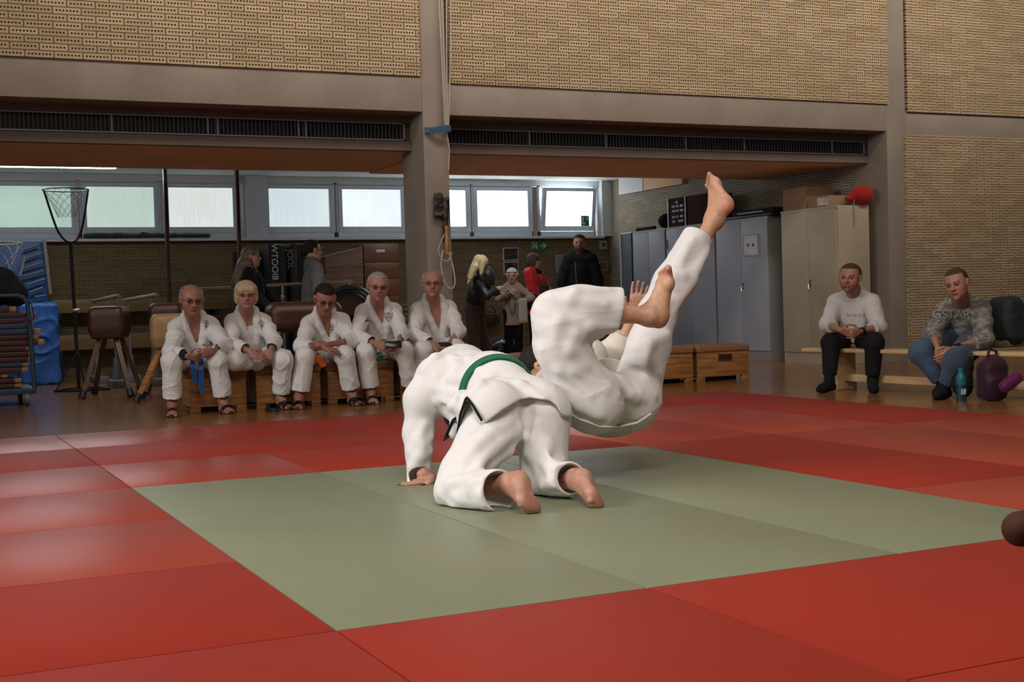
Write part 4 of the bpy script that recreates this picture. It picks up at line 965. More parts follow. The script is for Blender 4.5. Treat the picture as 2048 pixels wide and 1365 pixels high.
# --- posters
for (a, b, l) in (((1006, 496), (1037, 521), 'upper'), ((1007, 524), (1037, 549), 'lower')):
    A, B_ = at(*a, 16.985), at(*b, 16.985); r = empty('poster', tuple((A+B_)/2), 'dark framed poster on the brick wall above the child, %s one' % l, 'poster', 'dark posters on the brick wall')
    boxobj('sheet', (A[0], 16.98, B_[2]), (B_[0], 16.995, A[2]), M_white_line, r); t = NT('poster_print'); t.col(t.ramp(t.noise(9, 4, stretch=(1, 1, 2)), [(.4, (.02, .017, .016)), (.75, (.10, .09, .08))])); boxobj('print', (A[0]+.012, 16.975, B_[2]+.012), (B_[0]-.012, 16.981, A[2]-.012), t.m, r)
A, B_ = at(1111, 510, 16.985), at(1140, 545, 16.985); r = empty('notice', tuple(A), 'white printed notice on the brick wall left of the man in black', 'notice')
boxobj('paper', (A[0], 16.98, B_[2]), (B_[0], 16.993, A[2]), simple('grey_paper', (.35, .36, .40), .7), r); m = MB()
for i in range(9): m.box((A[0]+.03, 16.976, A[2]-.05-i*.03), (B_[0]-.03-.05*(i % 3), 16.9795, A[2]-.043-i*.03))
m.build('printed_lines', M_black, r)['kind'] = 'stuff'
A = at(1177, 491, 16.985); r = empty('wall_box', tuple(A), 'small pale switch box on the wall right of the man in black', 'switch'); boxobj('housing', (A[0]+.2, 16.93, A[2]-.08), (A[0]+.34, 16.995, A[2]+.08), simple('grey_switch', (.32, .33, .32), .6), r, .01); boxobj('rocker', (A[0]+.25, 16.92, A[2]-.03), (A[0]+.29, 16.932, A[2]+.04), M_black, r)
A, B_ = at(1196, 525, 16.9), at(1217, 525, 16.9); r = empty('coat_rail', tuple(A), 'steel coat rail with hooks on the wall right of the man in black', 'coat rail')
for dz in (0, -.14): MB().tube([A+V(0, 0, dz), B_+V(0, 0, dz)], .009, 8).build('rail', M_chrome, r)
for f in (.1, .9): Q = lerp(A, B_, f); boxobj('bracket', (Q[0]-.01, 16.9, Q[2]-.17), (Q[0]+.01, 17.0, Q[2]+.01), M_metal, r)
for f in (.2, .5, .8): Q = lerp(A, B_, f); MB().tube([Q, Q+V(0, -.04, .0), Q+V(0, -.05, .03)], .006, 6).build('hook', M_chrome, r)
# bags at the wall behind
c = at(1003, 690, 15.6); tag(cloth('bin_bag', [Ell((c[0], 15.6, .12), (.24, .2, .18), k=.05), Cap((c[0], 15.6, .2), (c[0]+.1, 15.6, .42), .06, .02, .06)], [], simple('black_polythene', (.015, .016, .02), .22), None, .016, 12, .035, .16), 'shiny black bin bag on the floor left of the child', 'bin bag')
c = at(988, 636, 16.7); r = empty('wall_basket', (c[0], 16.8, c[2]-.1), 'dark basket with a brown handle on the wall left of the child', 'basket'); boxobj('bowl', (c[0]-.12, 16.7, c[2]-.1), (c[0]+.12, 17.0, c[2]+.06), simple('dark_basket', (.04, .025, .02), .7), r, .03)
MB().tube([(c[0]+.1*math.cos(t), 16.85, c[2]+.06+.13*math.sin(t)) for t in np.linspace(0, math.pi, 12)], .01, 6).build('handle', M_leather, r)
# --- lockers along the right niche wall
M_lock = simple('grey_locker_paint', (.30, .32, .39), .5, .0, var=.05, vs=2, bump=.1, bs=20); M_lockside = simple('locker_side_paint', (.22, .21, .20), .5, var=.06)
M_beige = simple('beige_locker_paint', (.36, .30, .21), .5, var=.12, vs=1.6)
def locker(y0, y1, h, label, m, ms, doors, handle=None, X0=9.8, X1=10.32, group='grey steel lockers'):
    r = empty('steel_locker', (X0+.2, (y0+y1)/2, FLOOR), label, 'locker', group)
    boxobj('carcass', (X0+.022, y0, FLOOR), (X1, y1, h), ms, r, .004)
    ys = np.linspace(y0+.012, y1-.012, doors+1)
    for i in range(doors):
        d = boxobj('door', (X0, ys[i]+.004, .10), (X0+.02, ys[i+1]-.004, h-.035), m, r, .003)
        if doors == 2 and i == 0 or doors == 1:
            yy = ys[1]-.04 if doors == 2 else (y0+.06)
            MB().tube([(X0-.005, yy, 1.0), (X0-.04, yy, .99), (X0-.045, yy-.01, .93)], .009, 6).box((X0-.012, yy-.02, .96), (X0, yy+.02, 1.05)).build('handle', M_chrome, d)
    boxobj('top_rail', (X0+.004, y0, h-.033), (X0+.022, y1, h), m, r); boxobj('plinth', (X0+.012, y0+.01, FLOOR), (X0+.022, y1-.01, .095), ms, r)
    return r
L1 = locker(9.97, 11.13, 1.98, 'beige steel locker with two doors beside the right hand pillar', M_beige, M_beige, 2)
L2 = locker(11.42, 12.68, 1.95, 'grey steel locker with a white notice on its door, next to the beige one', M_lock, M_lockside, 2)
L3 = locker(12.70, 14.03, 1.95, 'grey steel locker behind the thrown man\'s raised shin', M_lock, M_lockside, 2)
L4 = locker(14.05, 15.05, 1.95, 'narrow grey steel locker furthest back, near the window corner', M_lock, M_lockside, 2)
r = empty('open_locker_frame', (10, 15.2, FLOOR), 'narrow dark locker side panel with a pale edge, at the far end of the lockers', 'locker panel')
boxobj('dark_panel', (9.80, 15.09, FLOOR), (10.3, 15.40, 1.93), simple('shaded_blue_paint', (.10, .12, .15), .5), r); boxobj('edge_strip', (9.79, 15.05, 1.93), (10.3, 15.42, 1.955), M_white, r); boxobj('edge_strip', (9.78, 15.40, FLOOR), (9.80, 15.42, 1.955), M_white, r)  # recess shade put into the panel's dark blue
A = at(1503, 495, 11.9); pn = empty('door_notice', (9.79, 11.8, 1.65), 'white sheet with two small pictures taped on the grey locker door', 'notice')
boxobj('paper', (9.785, 11.62, 1.42), (9.797, 11.98, 1.72), simple('notice_paper', (.55, .57, .62), .7), pn)
for yy in (11.74, 11.86): MB().cyl((9.783, yy, 1.57), (9.786, yy, 1.57), .025, n=8).build('picture', M_black, pn)
MB().tube([(9.784, 11.63, 1.43), (9.784, 11.97, 1.43), (9.784, 11.97, 1.71), (9.784, 11.63, 1.71)], .004, 4, closed=True).build('border', M_black, pn)
boxobj('catch', (9.79, 13.98, 1.62), (9.80, 14.0, 1.76), simple('red_plastic', (.35, .02, .02), .5), L3)
# things on top of the lockers
M_card = simple('cardboard', (.26, .155, .085), .8, var=.08, vs=3); M_labelp = simple('parcel_label', (.5, .46, .42), .7)
r = empty('cardboard_box', (10.0, 10.75, 1.98), 'large cardboard box on top of the beige locker, left one', 'cardboard box', 'cardboard boxes on the beige locker'); boxobj('carton', (9.84, 10.62, 1.98), (10.3, 11.12, 2.27), M_card, r, .004); m = MB()
boxobj('flap', (9.84, 10.62, 2.27), (10.05, 11.12, 2.276), M_card, r)
r = empty('cardboard_box', (10.0, 10.3, 1.98), 'flat cardboard box with white shipping labels on the beige locker', 'cardboard box', 'cardboard boxes on the beige locker'); boxobj('carton', (9.83, 10.16, 1.98), (10.2, 10.58, 2.12), M_card, r, .004); boxobj('label_sheet', (9.826, 10.22, 2.0), (9.83, 10.38, 2.10), M_labelp, r); boxobj('label_sheet', (9.826, 10.17, 1.99), (9.83, 10.21, 2.09), M_labelp, r)
rb = cloth('punching_bag', [Ell((10.22, 9.98, 2.11), (.16, .13, .13), k=.03), Ell((10.1, 10.02, 2.07), (.12, .06, .05), k=.05)], [], fabric('red_cloth', (.32, .012, .012)), None, .01, 5, .006, .1); rb.name = 'red_bag'; tag(rb, 'round red bag on top of the beige locker by the pillar', 'bag')
MB().tube([(10.08, 9.955, 2.06), (10.06, 9.95, 1.95), (10.07, 9.95, 1.80), (10.065, 9.95, 1.72)], .006, 6).build('cord', simple('grey_cord', (.2, .19, .17), .8), rb)
r = empty('drinks_crate', (10.05, 13.3, 1.95), 'dark red bottle crate with white lettering on the grey lockers', 'crate'); M_crate = simple('dark_red_plastic', (.035, .006, .008), .8, spec=.2)
boxobj('crate_body', (9.9, 13.62, 1.95), (10.3, 14.08, 2.40), M_crate, r, .012); boxobj('crate_body', (9.9, 12.95, 1.95), (10.3, 13.58, 2.40), M_crate, r, .012)
m = MB(); rg = random.Random(4)
for zz, segs in ((2.33, ((.17, .23),)), (2.27, ((.06, .15), (.18, .24), (.29, .37))), (2.20, ((.07, .15), (.18, .25), (.28, .38))), (2.11, ((.07, .15), (.19, .24), (.29, .38))), (2.04, ((.07, .13), (.24, .37)))):
    for a_, b_ in segs:
        y_ = 14.05-a_
        while y_ > 14.05-b_: m.box((9.894, y_-.012, zz-.018+rg.random()*.006), (9.8965, y_, zz+.016)); y_ -= .018
m.build('printed_marks', simple('crate_print', (.62, .60, .58), .6), r)['kind'] = 'stuff'
for yy in (13.6, 14.09): boxobj('crate_corner', (9.885, yy-.012, 1.95), (9.9, yy+.012, 2.40), M_metal, r)
tag(cloth('black_cushion', [Ell((10.0, 14.32, 2.074), (.13, .14, .12), k=.04)], [], M_blacksoft, None, .012, 5, .008, .1), 'black round cushion left of the red crate on the lockers', 'cushion')
tag(cloth('foam_tube', [Cap((9.9, 14.52, 1.985), (9.9, 15.05, 1.98), .03, k=.02)], [], M_blacksoft, None, .012, 5, .004, .1), 'long thin black tube lying on the far grey lockers', 'tube')
tag(boxobj('black_tray', (9.78, 11.3, 1.955), (10.3, 12.5, 1.985), M_black, None, .006), 'flat black board on the grey locker beside the cardboard box', 'board')
r = empty('black_holdall', (10.05, 11.9, 1.99), 'flat black bag with a grey zip on the black board', 'bag'); boxobj('body', (9.86, 11.35, 1.988), (10.3, 12.35, 2.07), M_blacksoft, r, .03); boxobj('zip', (9.855, 11.6, 2.02), (9.861, 12.2, 2.035), M_metal, r)
# --- bench on the right, two legs
r = empty('gym_bench', (7.25, 5.4, FLOOR), 'pale beech gym bench under the two seated men at right', 'bench')
d = unit(V(.17, -1.9, 0)); n_ = V(-d[1], d[0], 0)*-1; a = V(7.12, 6.95, 0); Bn = Matrix(((n_[0], d[0], 0), (n_[1], d[1], 0), (0, 0, 1)))
def bx(name, u0, u1, v0, v1, z0, z1, m, bev=.01):
    c = a+d*(u0+u1)/2+n_*(v0+v1)/2; o = MB().box((-(v1-v0)/2, -(u1-u0)/2, z0), ((v1-v0)/2, (u1-u0)/2, z1), bevel=bev)
    o.bm.transform(Matrix.Translation((c[0], c[1], 0)) @ Matrix(((n_[0], d[0], 0), (n_[1], d[1], 0), (0, 0, 1))).to_4x4()); return o.build(name, m, r)
bx('seat_plank', 0, 3.6, -.0, .25, .315, .35, M_beech); bx('balance_rail', .35, 3.2, .09, .15, .04, .11, M_beech)
for u in (.42, 2.7): lg = bx('leg', u, u+.05, .0, .23, FLOOR+.002, .315, M_beech); bx('rubber_foot', u-.005, u+.055, -.005, .07, FLOOR, .04, simple('white_rubber', (.45, .44, .42), .6) if 'white_rubber' not in bpy.data.materials else bpy.data.materials['white_rubber'], .008)
# bottle, rucksacks
c = at(1923, 803, 4.72); r = empty('water_bottle', (c[0], c[1], FLOOR), 'teal water bottle standing on the floor beside the purple rucksack', 'bottle')
M_teal = simple('teal_plastic', (.01, .13, .17), .3); M_dteal = simple('dark_teal_plastic', (.01, .045, .06), .3)
MB().cyl((c[0], c[1], FLOOR), (c[0], c[1], .15), .040, n=24).build('bottle_body', M_dteal, r); MB().cyl((c[0], c[1], .15), (c[0], c[1], .19), .041, .026, n=24).build('shoulder', M_teal, r); MB().cyl((c[0], c[1], .19), (c[0], c[1], .235), .022, n=16).build('cap', M_teal, r)
MB().cyl((c[0], c[1], .10), (c[0], c[1], .15), .0408, n=24).build('print_band', M_teal, r)
m = MB()
for i in range(4): m.tube([(c[0]-.030+.012*i, c[1]-.040+.002*(i-2)**2, .02), (c[0]-.026+.012*i, c[1]-.041+.002*(i-2)**2, .065)], .0028, 5)
m.build('printed_marks', M_white_line, r)['kind'] = 'stuff'
c = at(1984, 770, 4.62); rk = cloth('rucksack', [Box((c[0], 4.62, .12), (.12, .09, .16), rd=.06, k=.03), Ell((c[0]+.02, 4.62, .24), (.09, .08, .10), k=.06), Ell((c[0]-.03, 4.55, .08), (.09, .05, .09), k=.05)], [], fabric('plum_nylon', (.03, .006, .02), rough=.6), None, .01, 22, .01, .1)
tag(rk, 'plum purple rucksack leaning on the floor before the bench', 'rucksack')
MB().tube([(c[0]-.04, 4.62, .32), (c[0]-.02, 4.62, .38), (c[0]+.05, 4.62, .36), (c[0]+.06, 4.62, .28)], .012, 8).build('carry_strap', bpy.data.materials['plum_nylon'], rk)
c2 = at(2020, 765, 4.4); tag(cloth('pencil_case', [Cap(c2+V(-.05, 0, -.03), c2+V(.07, 0, .03), .05, k=.02)], [], fabric('magenta_nylon', (.10, .006, .06), rough=.5), None, .008, 5, .004, .05), 'magenta pouch resting against the purple rucksack', 'pouch')
c = at(1935, 745, 4.8); tag(cloth('dark_jacket', [Ell((c[0], 4.86, .12), (.09, .09, .16), k=.05), Ell((c[0]+.03, 4.86, .25), (.08, .08, .09), k=.05)], [], M_blacksoft, None, .012, 6, .02, .14), 'black bundled jacket between the water bottle and the man in camouflage', 'jacket')
c = at(1995, 655, 5.3); cb = cloth('backpack', [Box((c[0], 5.2, .58), (.12, .16, .22), rd=.10, k=.03)], [], fabric('dark_green_nylon', (.012, .017, .017), rough=.6), None, .012, 7, .008, .12)
tag(cb, 'dark green backpack standing on the bench behind the man in camouflage', 'backpack')
boxobj('lower_panel', (c[0]-.11, 5.09, .352), (c[0]+.11, 5.32, .42), simple('tan_panel', (.2, .13, .08), .7), cb, .02)
# blurred brown rail end, close to the camera
ce = at(2016, 1062, -1.72)
r = empty('wooden_bar', (ce[0]+.1, ce[1], FLOOR), 'blurred dark brown rounded bar end at the right edge, close to the camera', 'bar')
cloth('rail', [Cap(ce+V(.028, 0, 0), ce+V(.5, .05, 0), .031, k=.01)], [], simple('dark_brown_varnish', (.06, .02, .009), .75, spec=.3), r, .006, 3, 0)
MB().cyl((ce[0]+.3, ce[1]+.03, FLOOR), (ce[0]+.3, ce[1]+.03, ce[2]), .02).build('post', M_darksteel, r)
# empty slippers
for (x, y, dx) in ((541, 823, 0),):
    c = at(x, y, 8.2); m = sandal(V(c[0], c[1]+.05, 0), V(c[0]+.01, c[1]-.2, 0), M_black, None, 'slipper'); tag(m, 'empty black slipper on the floor between the seated blonde woman\'s feet', 'slipper')
# ---------------------------------------------------------------- clothes materials
M_gi = fabric('white_gi_cotton', (.72, .70, .69), 220, .03); M_lap = fabric('white_gi_collar', (.70, .68, .665), 150, .03)
M_tee = fabric('white_undershirt', (.62, .61, .60))
M_wrist = fabric('black_wristband', (.012, .012, .012)); M_phone = simple('black_phone', (.01, .01, .012), .2)
M_frameg = simple('dark_glasses_frame', (.03, .015, .012), .35); M_frame2 = simple('red_brown_glasses_frame', (.12, .03, .02), .35)
M_bb = fabric('blue_belt_cotton', (.02, .10, .34)); M_ob = fabric('orange_belt_cotton', (.62, .10, .01)); M_gb = fabric('green_belt_cotton', (.012, .12, .06))
S_a = skinmat('ruddy_skin', (.33, .145, .10)); S_b = skinmat('light_ruddy_skin', (.38, .185, .135)); S_c = skinmat('fair_skin', (.47, .26, .185)); S_d = skinmat('tanned_skin', (.36, .17, .115))
H_grey = simple('grey_hair', (.17, .145, .125), .6, var=.4, vs=60); H_dk = simple('dark_brown_hair', (.018, .012, .009), .7, var=.5, vs=60, spec=.2); H_bl = simple('blonde_hair', (.42, .32, .19), .5, var=.25, vs=50, stretch=(3, 3, .4)); H_lt = simple('light_grey_hair', (.30, .26, .23), .6, var=.3, vs=60)
H_mix = simple('dark_blonde_hair', (.13, .085, .055), .5, var=.45, vs=40, stretch=(3, 3, .4)); H_sand = simple('sandy_hair', (.055, .035, .022), .8, var=.4, vs=60, spec=.2)
CF = lambda x: unit(V(CAM[0], CAM[1], 0)-V(x[0], x[1], 0))   # towards the photographer
def seatfix(J, seat=.345, r=.10):
    for a in 'RL': J['hp'+a][2] = seat+r
    return J
def feet(J, names='RL', h=.055, L=.17):
    out = []
    for a in names:
        an, b = J['an'+a], J['ba'+a]; f = unit(V(b[0]-an[0], b[1]-an[1], 0)); b = V(an[0], an[1], 0)+f*.125; J['ba'+a] = b
        an[2] = FLOOR+.03+h+.02; out.append(ground_foot(an, b, 1 if a == 'L' else -1))
    return out
# ---- first: bald man with the blue belt
J = seatfix(px(dict(head=(383, 600, 8.45), shR=(350, 652, 8.66), shL=(424, 646, 8.66), elR=(341, 704, 8.42), elL=(450, 692, 8.42), wrR=(374, 713, 8.20), wrL=(425, 704, 8.18),
    hpR=(368, 740, 8.84), hpL=(412, 738, 8.84), knR=(344, 724, 8.30), knL=(434, 720, 8.26), anR=(345, 810, 8.36), anL=(447, 806, 8.34), baR=(344, 828, 8.2), baL=(458, 824, 8.2))))
P = Person('person in a white judo suit with a blue belt, bald with glasses, hands clasped', J, CF(J['head'])+V(.25, -.1, -.18), S_a, H=.27, hu=(.05, -.2, 1), g=1.08, wide=1.1)
ft = feet(J); hs = [hand(J['wrR'], V(.9, -.35, -.15), V(.2, .5, .4), V(0, -.2, 1), .18, .75), hand(J['wrL'], V(-.95, -.2, -.1), V(.1, .8, .1), V(0, -.2, 1), .18, .8)]
P.body(hs, ft, brow=(.3, .22, .18)); P.hair('sides', H_grey); P.glasses(M_frameg)
P.gi(M_gi, M_lap, .30, .09, 11, .10, side=-1, belt=None); QM1 = P
wf = J['wrR']; dv = unit(J['wrR']-J['elR']); MB().cyl(tuple(wf-dv*.085), tuple(wf-dv*.005), .043, .038, n=20).build('wristband', M_wrist, P.root)
for (a, b, n_) in (((386, 708), (402, 784), 'belt'), ((400, 722), (408, 788), 'belt')): pass
B0 = [at(385, 716, 8.36), at(386, 735, 8.22), at(390, 760, 8.28), at(394, 768, 8.30)]; B1 = [at(402, 716, 8.36), at(402, 740, 8.22), at(403, 770, 8.29), at(405, 787, 8.31)]
m = MB(); m.strip([tuple(q) for q in B0], (.021, 0, 0), .005); m.strip([tuple(q) for q in B1], (.021, 0, 0), .005); m.build('belt', M_bb, P.root)
for a in 'RL': sandal(J['an'+a], J['ba'+a], M_black, P.root)
# ---- second: blonde woman
J = seatfix(px(dict(head=(492, 590, 8.5), shR=(461, 643, 8.70), shL=(529, 640, 8.70), elR=(462, 688, 8.50), elL=(550, 683, 8.46), wrR=(500, 702, 8.25), wrL=(541, 702, 8.25),
    hpR=(480, 735, 8.86), hpL=(528, 733, 8.86), knR=(468, 722, 8.34), knL=(566, 720, 8.28), anR=(512, 728, 8.52), anL=(562, 800, 8.42), baL=(578, 815, 8.25))))
J['anR'] = V(2.02, 8.50, .40)
P = Person('person with short blonde hair and glasses in a white judo suit, hands between her knees', J, CF(J['head'])+V(.05, 0, -.04), S_b, H=.245, hu=(.0, -.08, 1), g=1.05, wide=1.12)
ft = feet(J, 'L'); hs = [hand(J['wrR'], V(.6, -.3, -.6), V(-.3, -.2, .6), V(.6, -.6, 0), .17, .55), hand(J['wrL'], V(-.35, -.35, -.8), V(.1, .6, .2), V(-.6, -.6, 0), .17, .55)]
P.body(hs, ft, brow=(.7, .55, .45), lip=(.85, .5, .48), extra=[]); P.hair('bob', H_bl, amp=.006); P.glasses(M_frame2)
q = P.gi(M_gi, M_lap, .36, .075, 22, .10, side=1); QM2 = P
cloth('undershirt', [Ell(P.hm+P.up*P.T*.64, (P.sw*.86+.008, .125, P.T*.36), P.B, .06), Ell(P.hm+P.up*P.T*.3, (.15, .14, .16), P.B, .06)], [Cap(P.tp(0, -.02, .0), P.tp(0, .06, .25), .058, .085, k=.01)], M_tee, P.root, .008, 4, .003)
MB().strip([tuple(at(512, 704, 8.36)), tuple(at(524, 702, 8.35))], (0, 0, .02), .012).build('belt', M_ob, P.root)
sandal(J['anL'], J['baL'], M_black, P.root, closed=True)
# ---- third: man looking down, arms crossed on his lap
J = seatfix(px(dict(head=(650, 598, 8.42), shR=(613, 645, 8.66), shL=(686, 638, 8.66), elR=(603, 693, 8.44), elL=(704, 683, 8.44), wrR=(650, 697, 8.20), wrL=(652, 690, 8.24),
    hpR=(632, 735, 8.84), hpL=(676, 733, 8.84), knR=(610, 713, 8.30), knL=(690, 712, 8.28), anR=(598, 795, 8.34), anL=(704, 790, 8.36), baR=(596, 812, 8.2), baL=(718, 806, 8.2))))
P = Person('person with dark hair and glasses in a white judo suit, looking down with crossed forearms', J, CF(J['head'])+V(.22, -.1, -.55), S_a, H=.265, hu=(.05, -.55, 1), g=1.06, wide=1.1)
ft = feet(J); hs = [hand(J['wrR'], V(.95, -.1, -.2), V(0, .3, -.8), V(.1, -.9, .2), .18, .3), hand(J['wrL'], V(-.95, -.1, .1), V(0, .5, -.7), V(0, -.2, 1), .18, .25)]
P.body(hs, ft, brow=(.25, .18, .14)); P.hair('short', H_dk); P.glasses(M_frameg)
P.slv = .55; P.gi(M_gi, M_lap, .30, .08, 33, .10, side=1); QM3 = P
m = MB().strip([tuple(at(632, 708, 8.38)), tuple(at(634, 714, 8.24)), tuple(at(642, 724, 8.26)), tuple(at(648, 734, 8.27))], (.025, 0, .008), .006).build('belt', M_ob, P.root)
for a in 'RL': sandal(J['an'+a], J['ba'+a], M_black, P.root, closed=True)
# ---- fourth: grey haired man with the phone
J = seatfix(px(dict(head=(756, 573, 8.42), shR=(722, 622, 8.68), shL=(790, 618, 8.68), elR=(714, 672, 8.48), elL=(803, 668, 8.46), wrR=(752, 688, 8.22), wrL=(798, 688, 8.22),
    hpR=(744, 725, 8.86), hpL=(785, 723, 8.86), knR=(732, 704, 8.32), knL=(808, 702, 8.30), anR=(741, 787, 8.40), anL=(822, 778, 8.42), baR=(748, 804, 8.2), baL=(838, 794, 8.2))))
P = Person('grey haired person with glasses in a white judo suit, holding a black phone', J, CF(J['head'])+V(.12, -.05, -.12), S_b, H=.265, hu=(.02, -.18, 1), g=1.06, wide=1.1)
ft = feet(J); hs = [hand(J['wrR'], V(.8, -.25, -.35), V(.3, .7, -.3), V(.2, -.6, .8), .18, .35), hand(J['wrL'], V(-.6, -.35, -.45), V(-.3, .5, .7), V(-.3, -.5, .8), .17, .6)]
P.body(hs, ft, brow=(.5, .42, .36), beard=(.85, .8, .78)); P.hair('crop', H_lt); P.glasses(M_frameg, .08, .062)
P.gi(M_gi, M_lap, .24, .085, 44, .10, side=1)
ts_ = [at(757, 706, 8.36), at(760, 712, 8.2), at(764, 722, 8.22)]; MB().strip([tuple(x) for x in ts_], (.024, 0, .008), .006).build('belt', M_gb, P.root)
sandal(J['anR'], J['baR'], M_black, P.root); sandal(J['anL'], J['baL'], M_black, P.root)
a_, b_ = at(772, 690, 8.10), at(801, 689, 8.10)
ph_ = MB().box((-.08, -.006, -.035), (.08, .006, .035), bevel=.005); ph_.bm.transform(Matrix.Translation(tuple((a_+b_)/2)) @ Matrix.Rotation(-.45, 4, 'X')); tag(ph_.build('phone', M_phone), 'black phone held by the grey haired seated man', 'phone')
# chest emblems of the suits: small prints lying on the cloth
def emblem(P, q, x, y, kind, mat, s=230.0, out=.011):
    m = MB()
    for st in kind: m.tube([tuple(p) for p in drape(q, [(x+a*s, y-b*s) for a, b in st], out, 9.0, 14.5)], .003, 5)
    return m.build('emblem', mat, P.root)
def chest_text(P, q, txt, x, y, size, mat, spacing=1.0, slope=0.0, name='chest_print', out=.012):
    "lettering printed on the cloth: outlines laid on the garment"
    cu = bpy.data.curves.new('t', 'FONT'); cu.body = txt; cu.size = size; cu.align_x = 'CENTER'; cu.align_y = 'CENTER'; cu.space_character = spacing; cu.resolution_u = 3
    o = bpy.data.objects.new('t', cu); COL.objects.link(o); bpy.context.view_layer.update()
    me = bpy.data.meshes.new_from_object(o.evaluated_get(bpy.context.evaluated_depsgraph_get())); bpy.data.objects.remove(o)
    v = [(x+p.co.x, y-p.co.y+slope*p.co.x) for p in me.vertices]; w = drape(q, v, out, 9.0, 14.5)
    for p, c in zip(me.vertices, w): p.co = tuple(c)
    return link(name, me, mat, P.root)
M_print = bpy.data.materials.get('dark_blue_print') or simple('dark_blue_print', (.03, .035, .07), .7); M_printr = simple('dark_red_print', (.25, .02, .03), .7)
shield = [[(-.03, .035), (-.03, -.01), (0, -.045), (.03, -.01), (.03, .035)], [(-.015, .01), (-.01, -.015), (0, .0), (.01, -.015), (.015, .01)]]
tree_ = [[(0, .03), (0, -.04)], [(-.025, .02), (0, .0), (.025, .02)], [(-.02, -.005), (0, -.02), (.02, -.005)], [(-.015, .035), (.015, .03)]]
for Q, x_, y_ in ((QM1, 412, 650), (QM2, 523, 650), (QM3, 662, 657)): emblem(Q, Q.jq, x_, y_, tree_, M_print)
emblem(P, P.jq, 777, 633, shield, M_print); emblem(P, P.jq, 777, 628, [[(-.02, .0), (0, .01), (.02, 0)], [(0, .01), (.005, -.012)]], M_printr)
emblem(P, P.jq, 735, 640, [[(-.022, -.012), (0, .016), (.022, -.012), (-.022, -.012)], [(-.01, -.006), (.006, -.006)]], M_print)
# ---- fifth: bald man with black glasses
J = seatfix(px(dict(head=(865, 567, 8.55), shR=(833, 618, 8.72), shL=(901, 614, 8.72), elR=(828, 668, 8.52), elL=(918, 664, 8.52), wrR=(868, 690, 8.28), wrL=(898, 688, 8.28),
    hpR=(852, 720, 8.86), hpL=(890, 718, 8.86), knR=(846, 700, 8.34), knL=(912, 698, 8.32), anR=(850, 780, 8.4), anL=(912, 775, 8.4), baR=(846, 795, 8.2), baL=(922, 790, 8.2))))
P = Person('bald person with black glasses in an open white judo suit, sitting before the pillar', J, CF(J['head'])+V(.0, 0, -.02), S_b, H=.262, hu=(.0, -.05, 1), g=1.06, wide=1.1)
ft = feet(J); hs = [hand(J['wrR'], V(.5, -.4, -.6), V(0, .5, -.6), V(.5, -.5, .5), .18, .45), hand(J['wrL'], V(-.7, -.3, -.4), V(0, .4, -.7), V(-.3, -.5, .5), .18, .4)]
P.body(hs, ft, brow=(.6, .5, .45)); P.hair('sides', H_lt, amp=.001); P.glasses(M_frameg, .1, .065)
P.gi(M_gi, M_lap, .36, .10, 55, .10, side=1)
for a in 'RL': sandal(J['an'+a], J['ba'+a], M_black, P.root)
a_ = at(890, 688, 8.15); ph_ = MB().box((-.06, -.05, -.006), (.06, .03, .006), bevel=.005); ph_.bm.transform(Matrix.Translation(tuple(a_)) @ Matrix.Rotation(.4, 4, 'X')); tag(ph_.build('phone', M_phone), 'black phone held low by the bald man before the pillar', 'phone')
# ---------------------------------------------------------------- the two on the bench
M_sweat = fabric('white_sweater', (.50, .47, .45), 200, .05); M_jean = fabric('blue_denim', (.045, .07, .115), 260, .45, vs=2.2); M_blackt = fabric('black_trousers', (.007, .007, .008), sheen=0); M_sock = fabric('black_socks', (.006, .006, .007), sheen=0)
t = NT('camouflage_grey'); n = t.noise(7, 3, stretch=(1, 1, 2.2), rough=.55); t.col(t.ramp(n, [(.40, (.10, .095, .085)), (.47, (.17, .16, .15)), (.55, (.27, .26, .245)), (.60, (.14, .135, .125))])); t.b.inputs['Roughness'].default_value = .9; t.bump(t.noise(200, 2), .3, .003)
for e in t.t.nodes:
    if e.type == 'VALTORGB': e.color_ramp.interpolation = 'CONSTANT'
M_camo = t.m
J = px(dict(head=(1700, 556, 6.30), shR=(1668, 602, 6.62), shL=(1748, 602, 6.28), elR=(1655, 650, 6.50), elL=(1757, 655, 6.10), wrR=(1683, 662, 6.20), wrL=(1718, 664, 6.02),
    hpR=(1690, 692, 6.62), hpL=(1735, 694, 6.40), knR=(1662, 686, 6.42), knL=(1748, 686, 5.98), anR=(1659, 762, 6.36), anL=(1745, 762, 6.02), baR=(1640, 780, 6.3), baL=(1748, 780, 5.9)))
for a in 'RL': J['hp'+a][2] = .46
P = Person('person in a white sweater and black trousers, hands clasped, on the bench', J, CF(J['head'])+V(-.40, .05, -.1), S_a, H=.265, hu=(.0, -.05, 1), g=1.12, wide=1.08)
hs = [hand(J['wrR'], V(.6, -.7, -.2), V(.5, .2, .3), V(0, -.1, 1), .185, .7), hand(J['wrL'], V(-.9, -.05, -.15), V(-.2, .8, .1), V(0, -.2, 1), .185, .75)]
feet(J); P.body(hs, (), brow=(.5, .35, .25), beard=(.6, .45, .38)); P.hair('crop', H_sand)
P.hollow = False; P.slv = .35; q, sub = P.jacket_prims(.03, .062, .06)
cloth('sweater', q+[Cap(P.tp(0, -.03, .0), P.tp(0, .0, .05), .075, .066, .03)], sub+[Cap(P.tp(0, -.01, .03), P.tp(0, .02, .3), .058, .07, .008)], M_sweat, P.root, .0075, 61, .007, .11); P.jq = q
tq, ts = P.trousers_prims(.018, .062, .86, 1.05); cloth('trousers', tq, ts, M_blackt, P.root, .008, 62, .005)
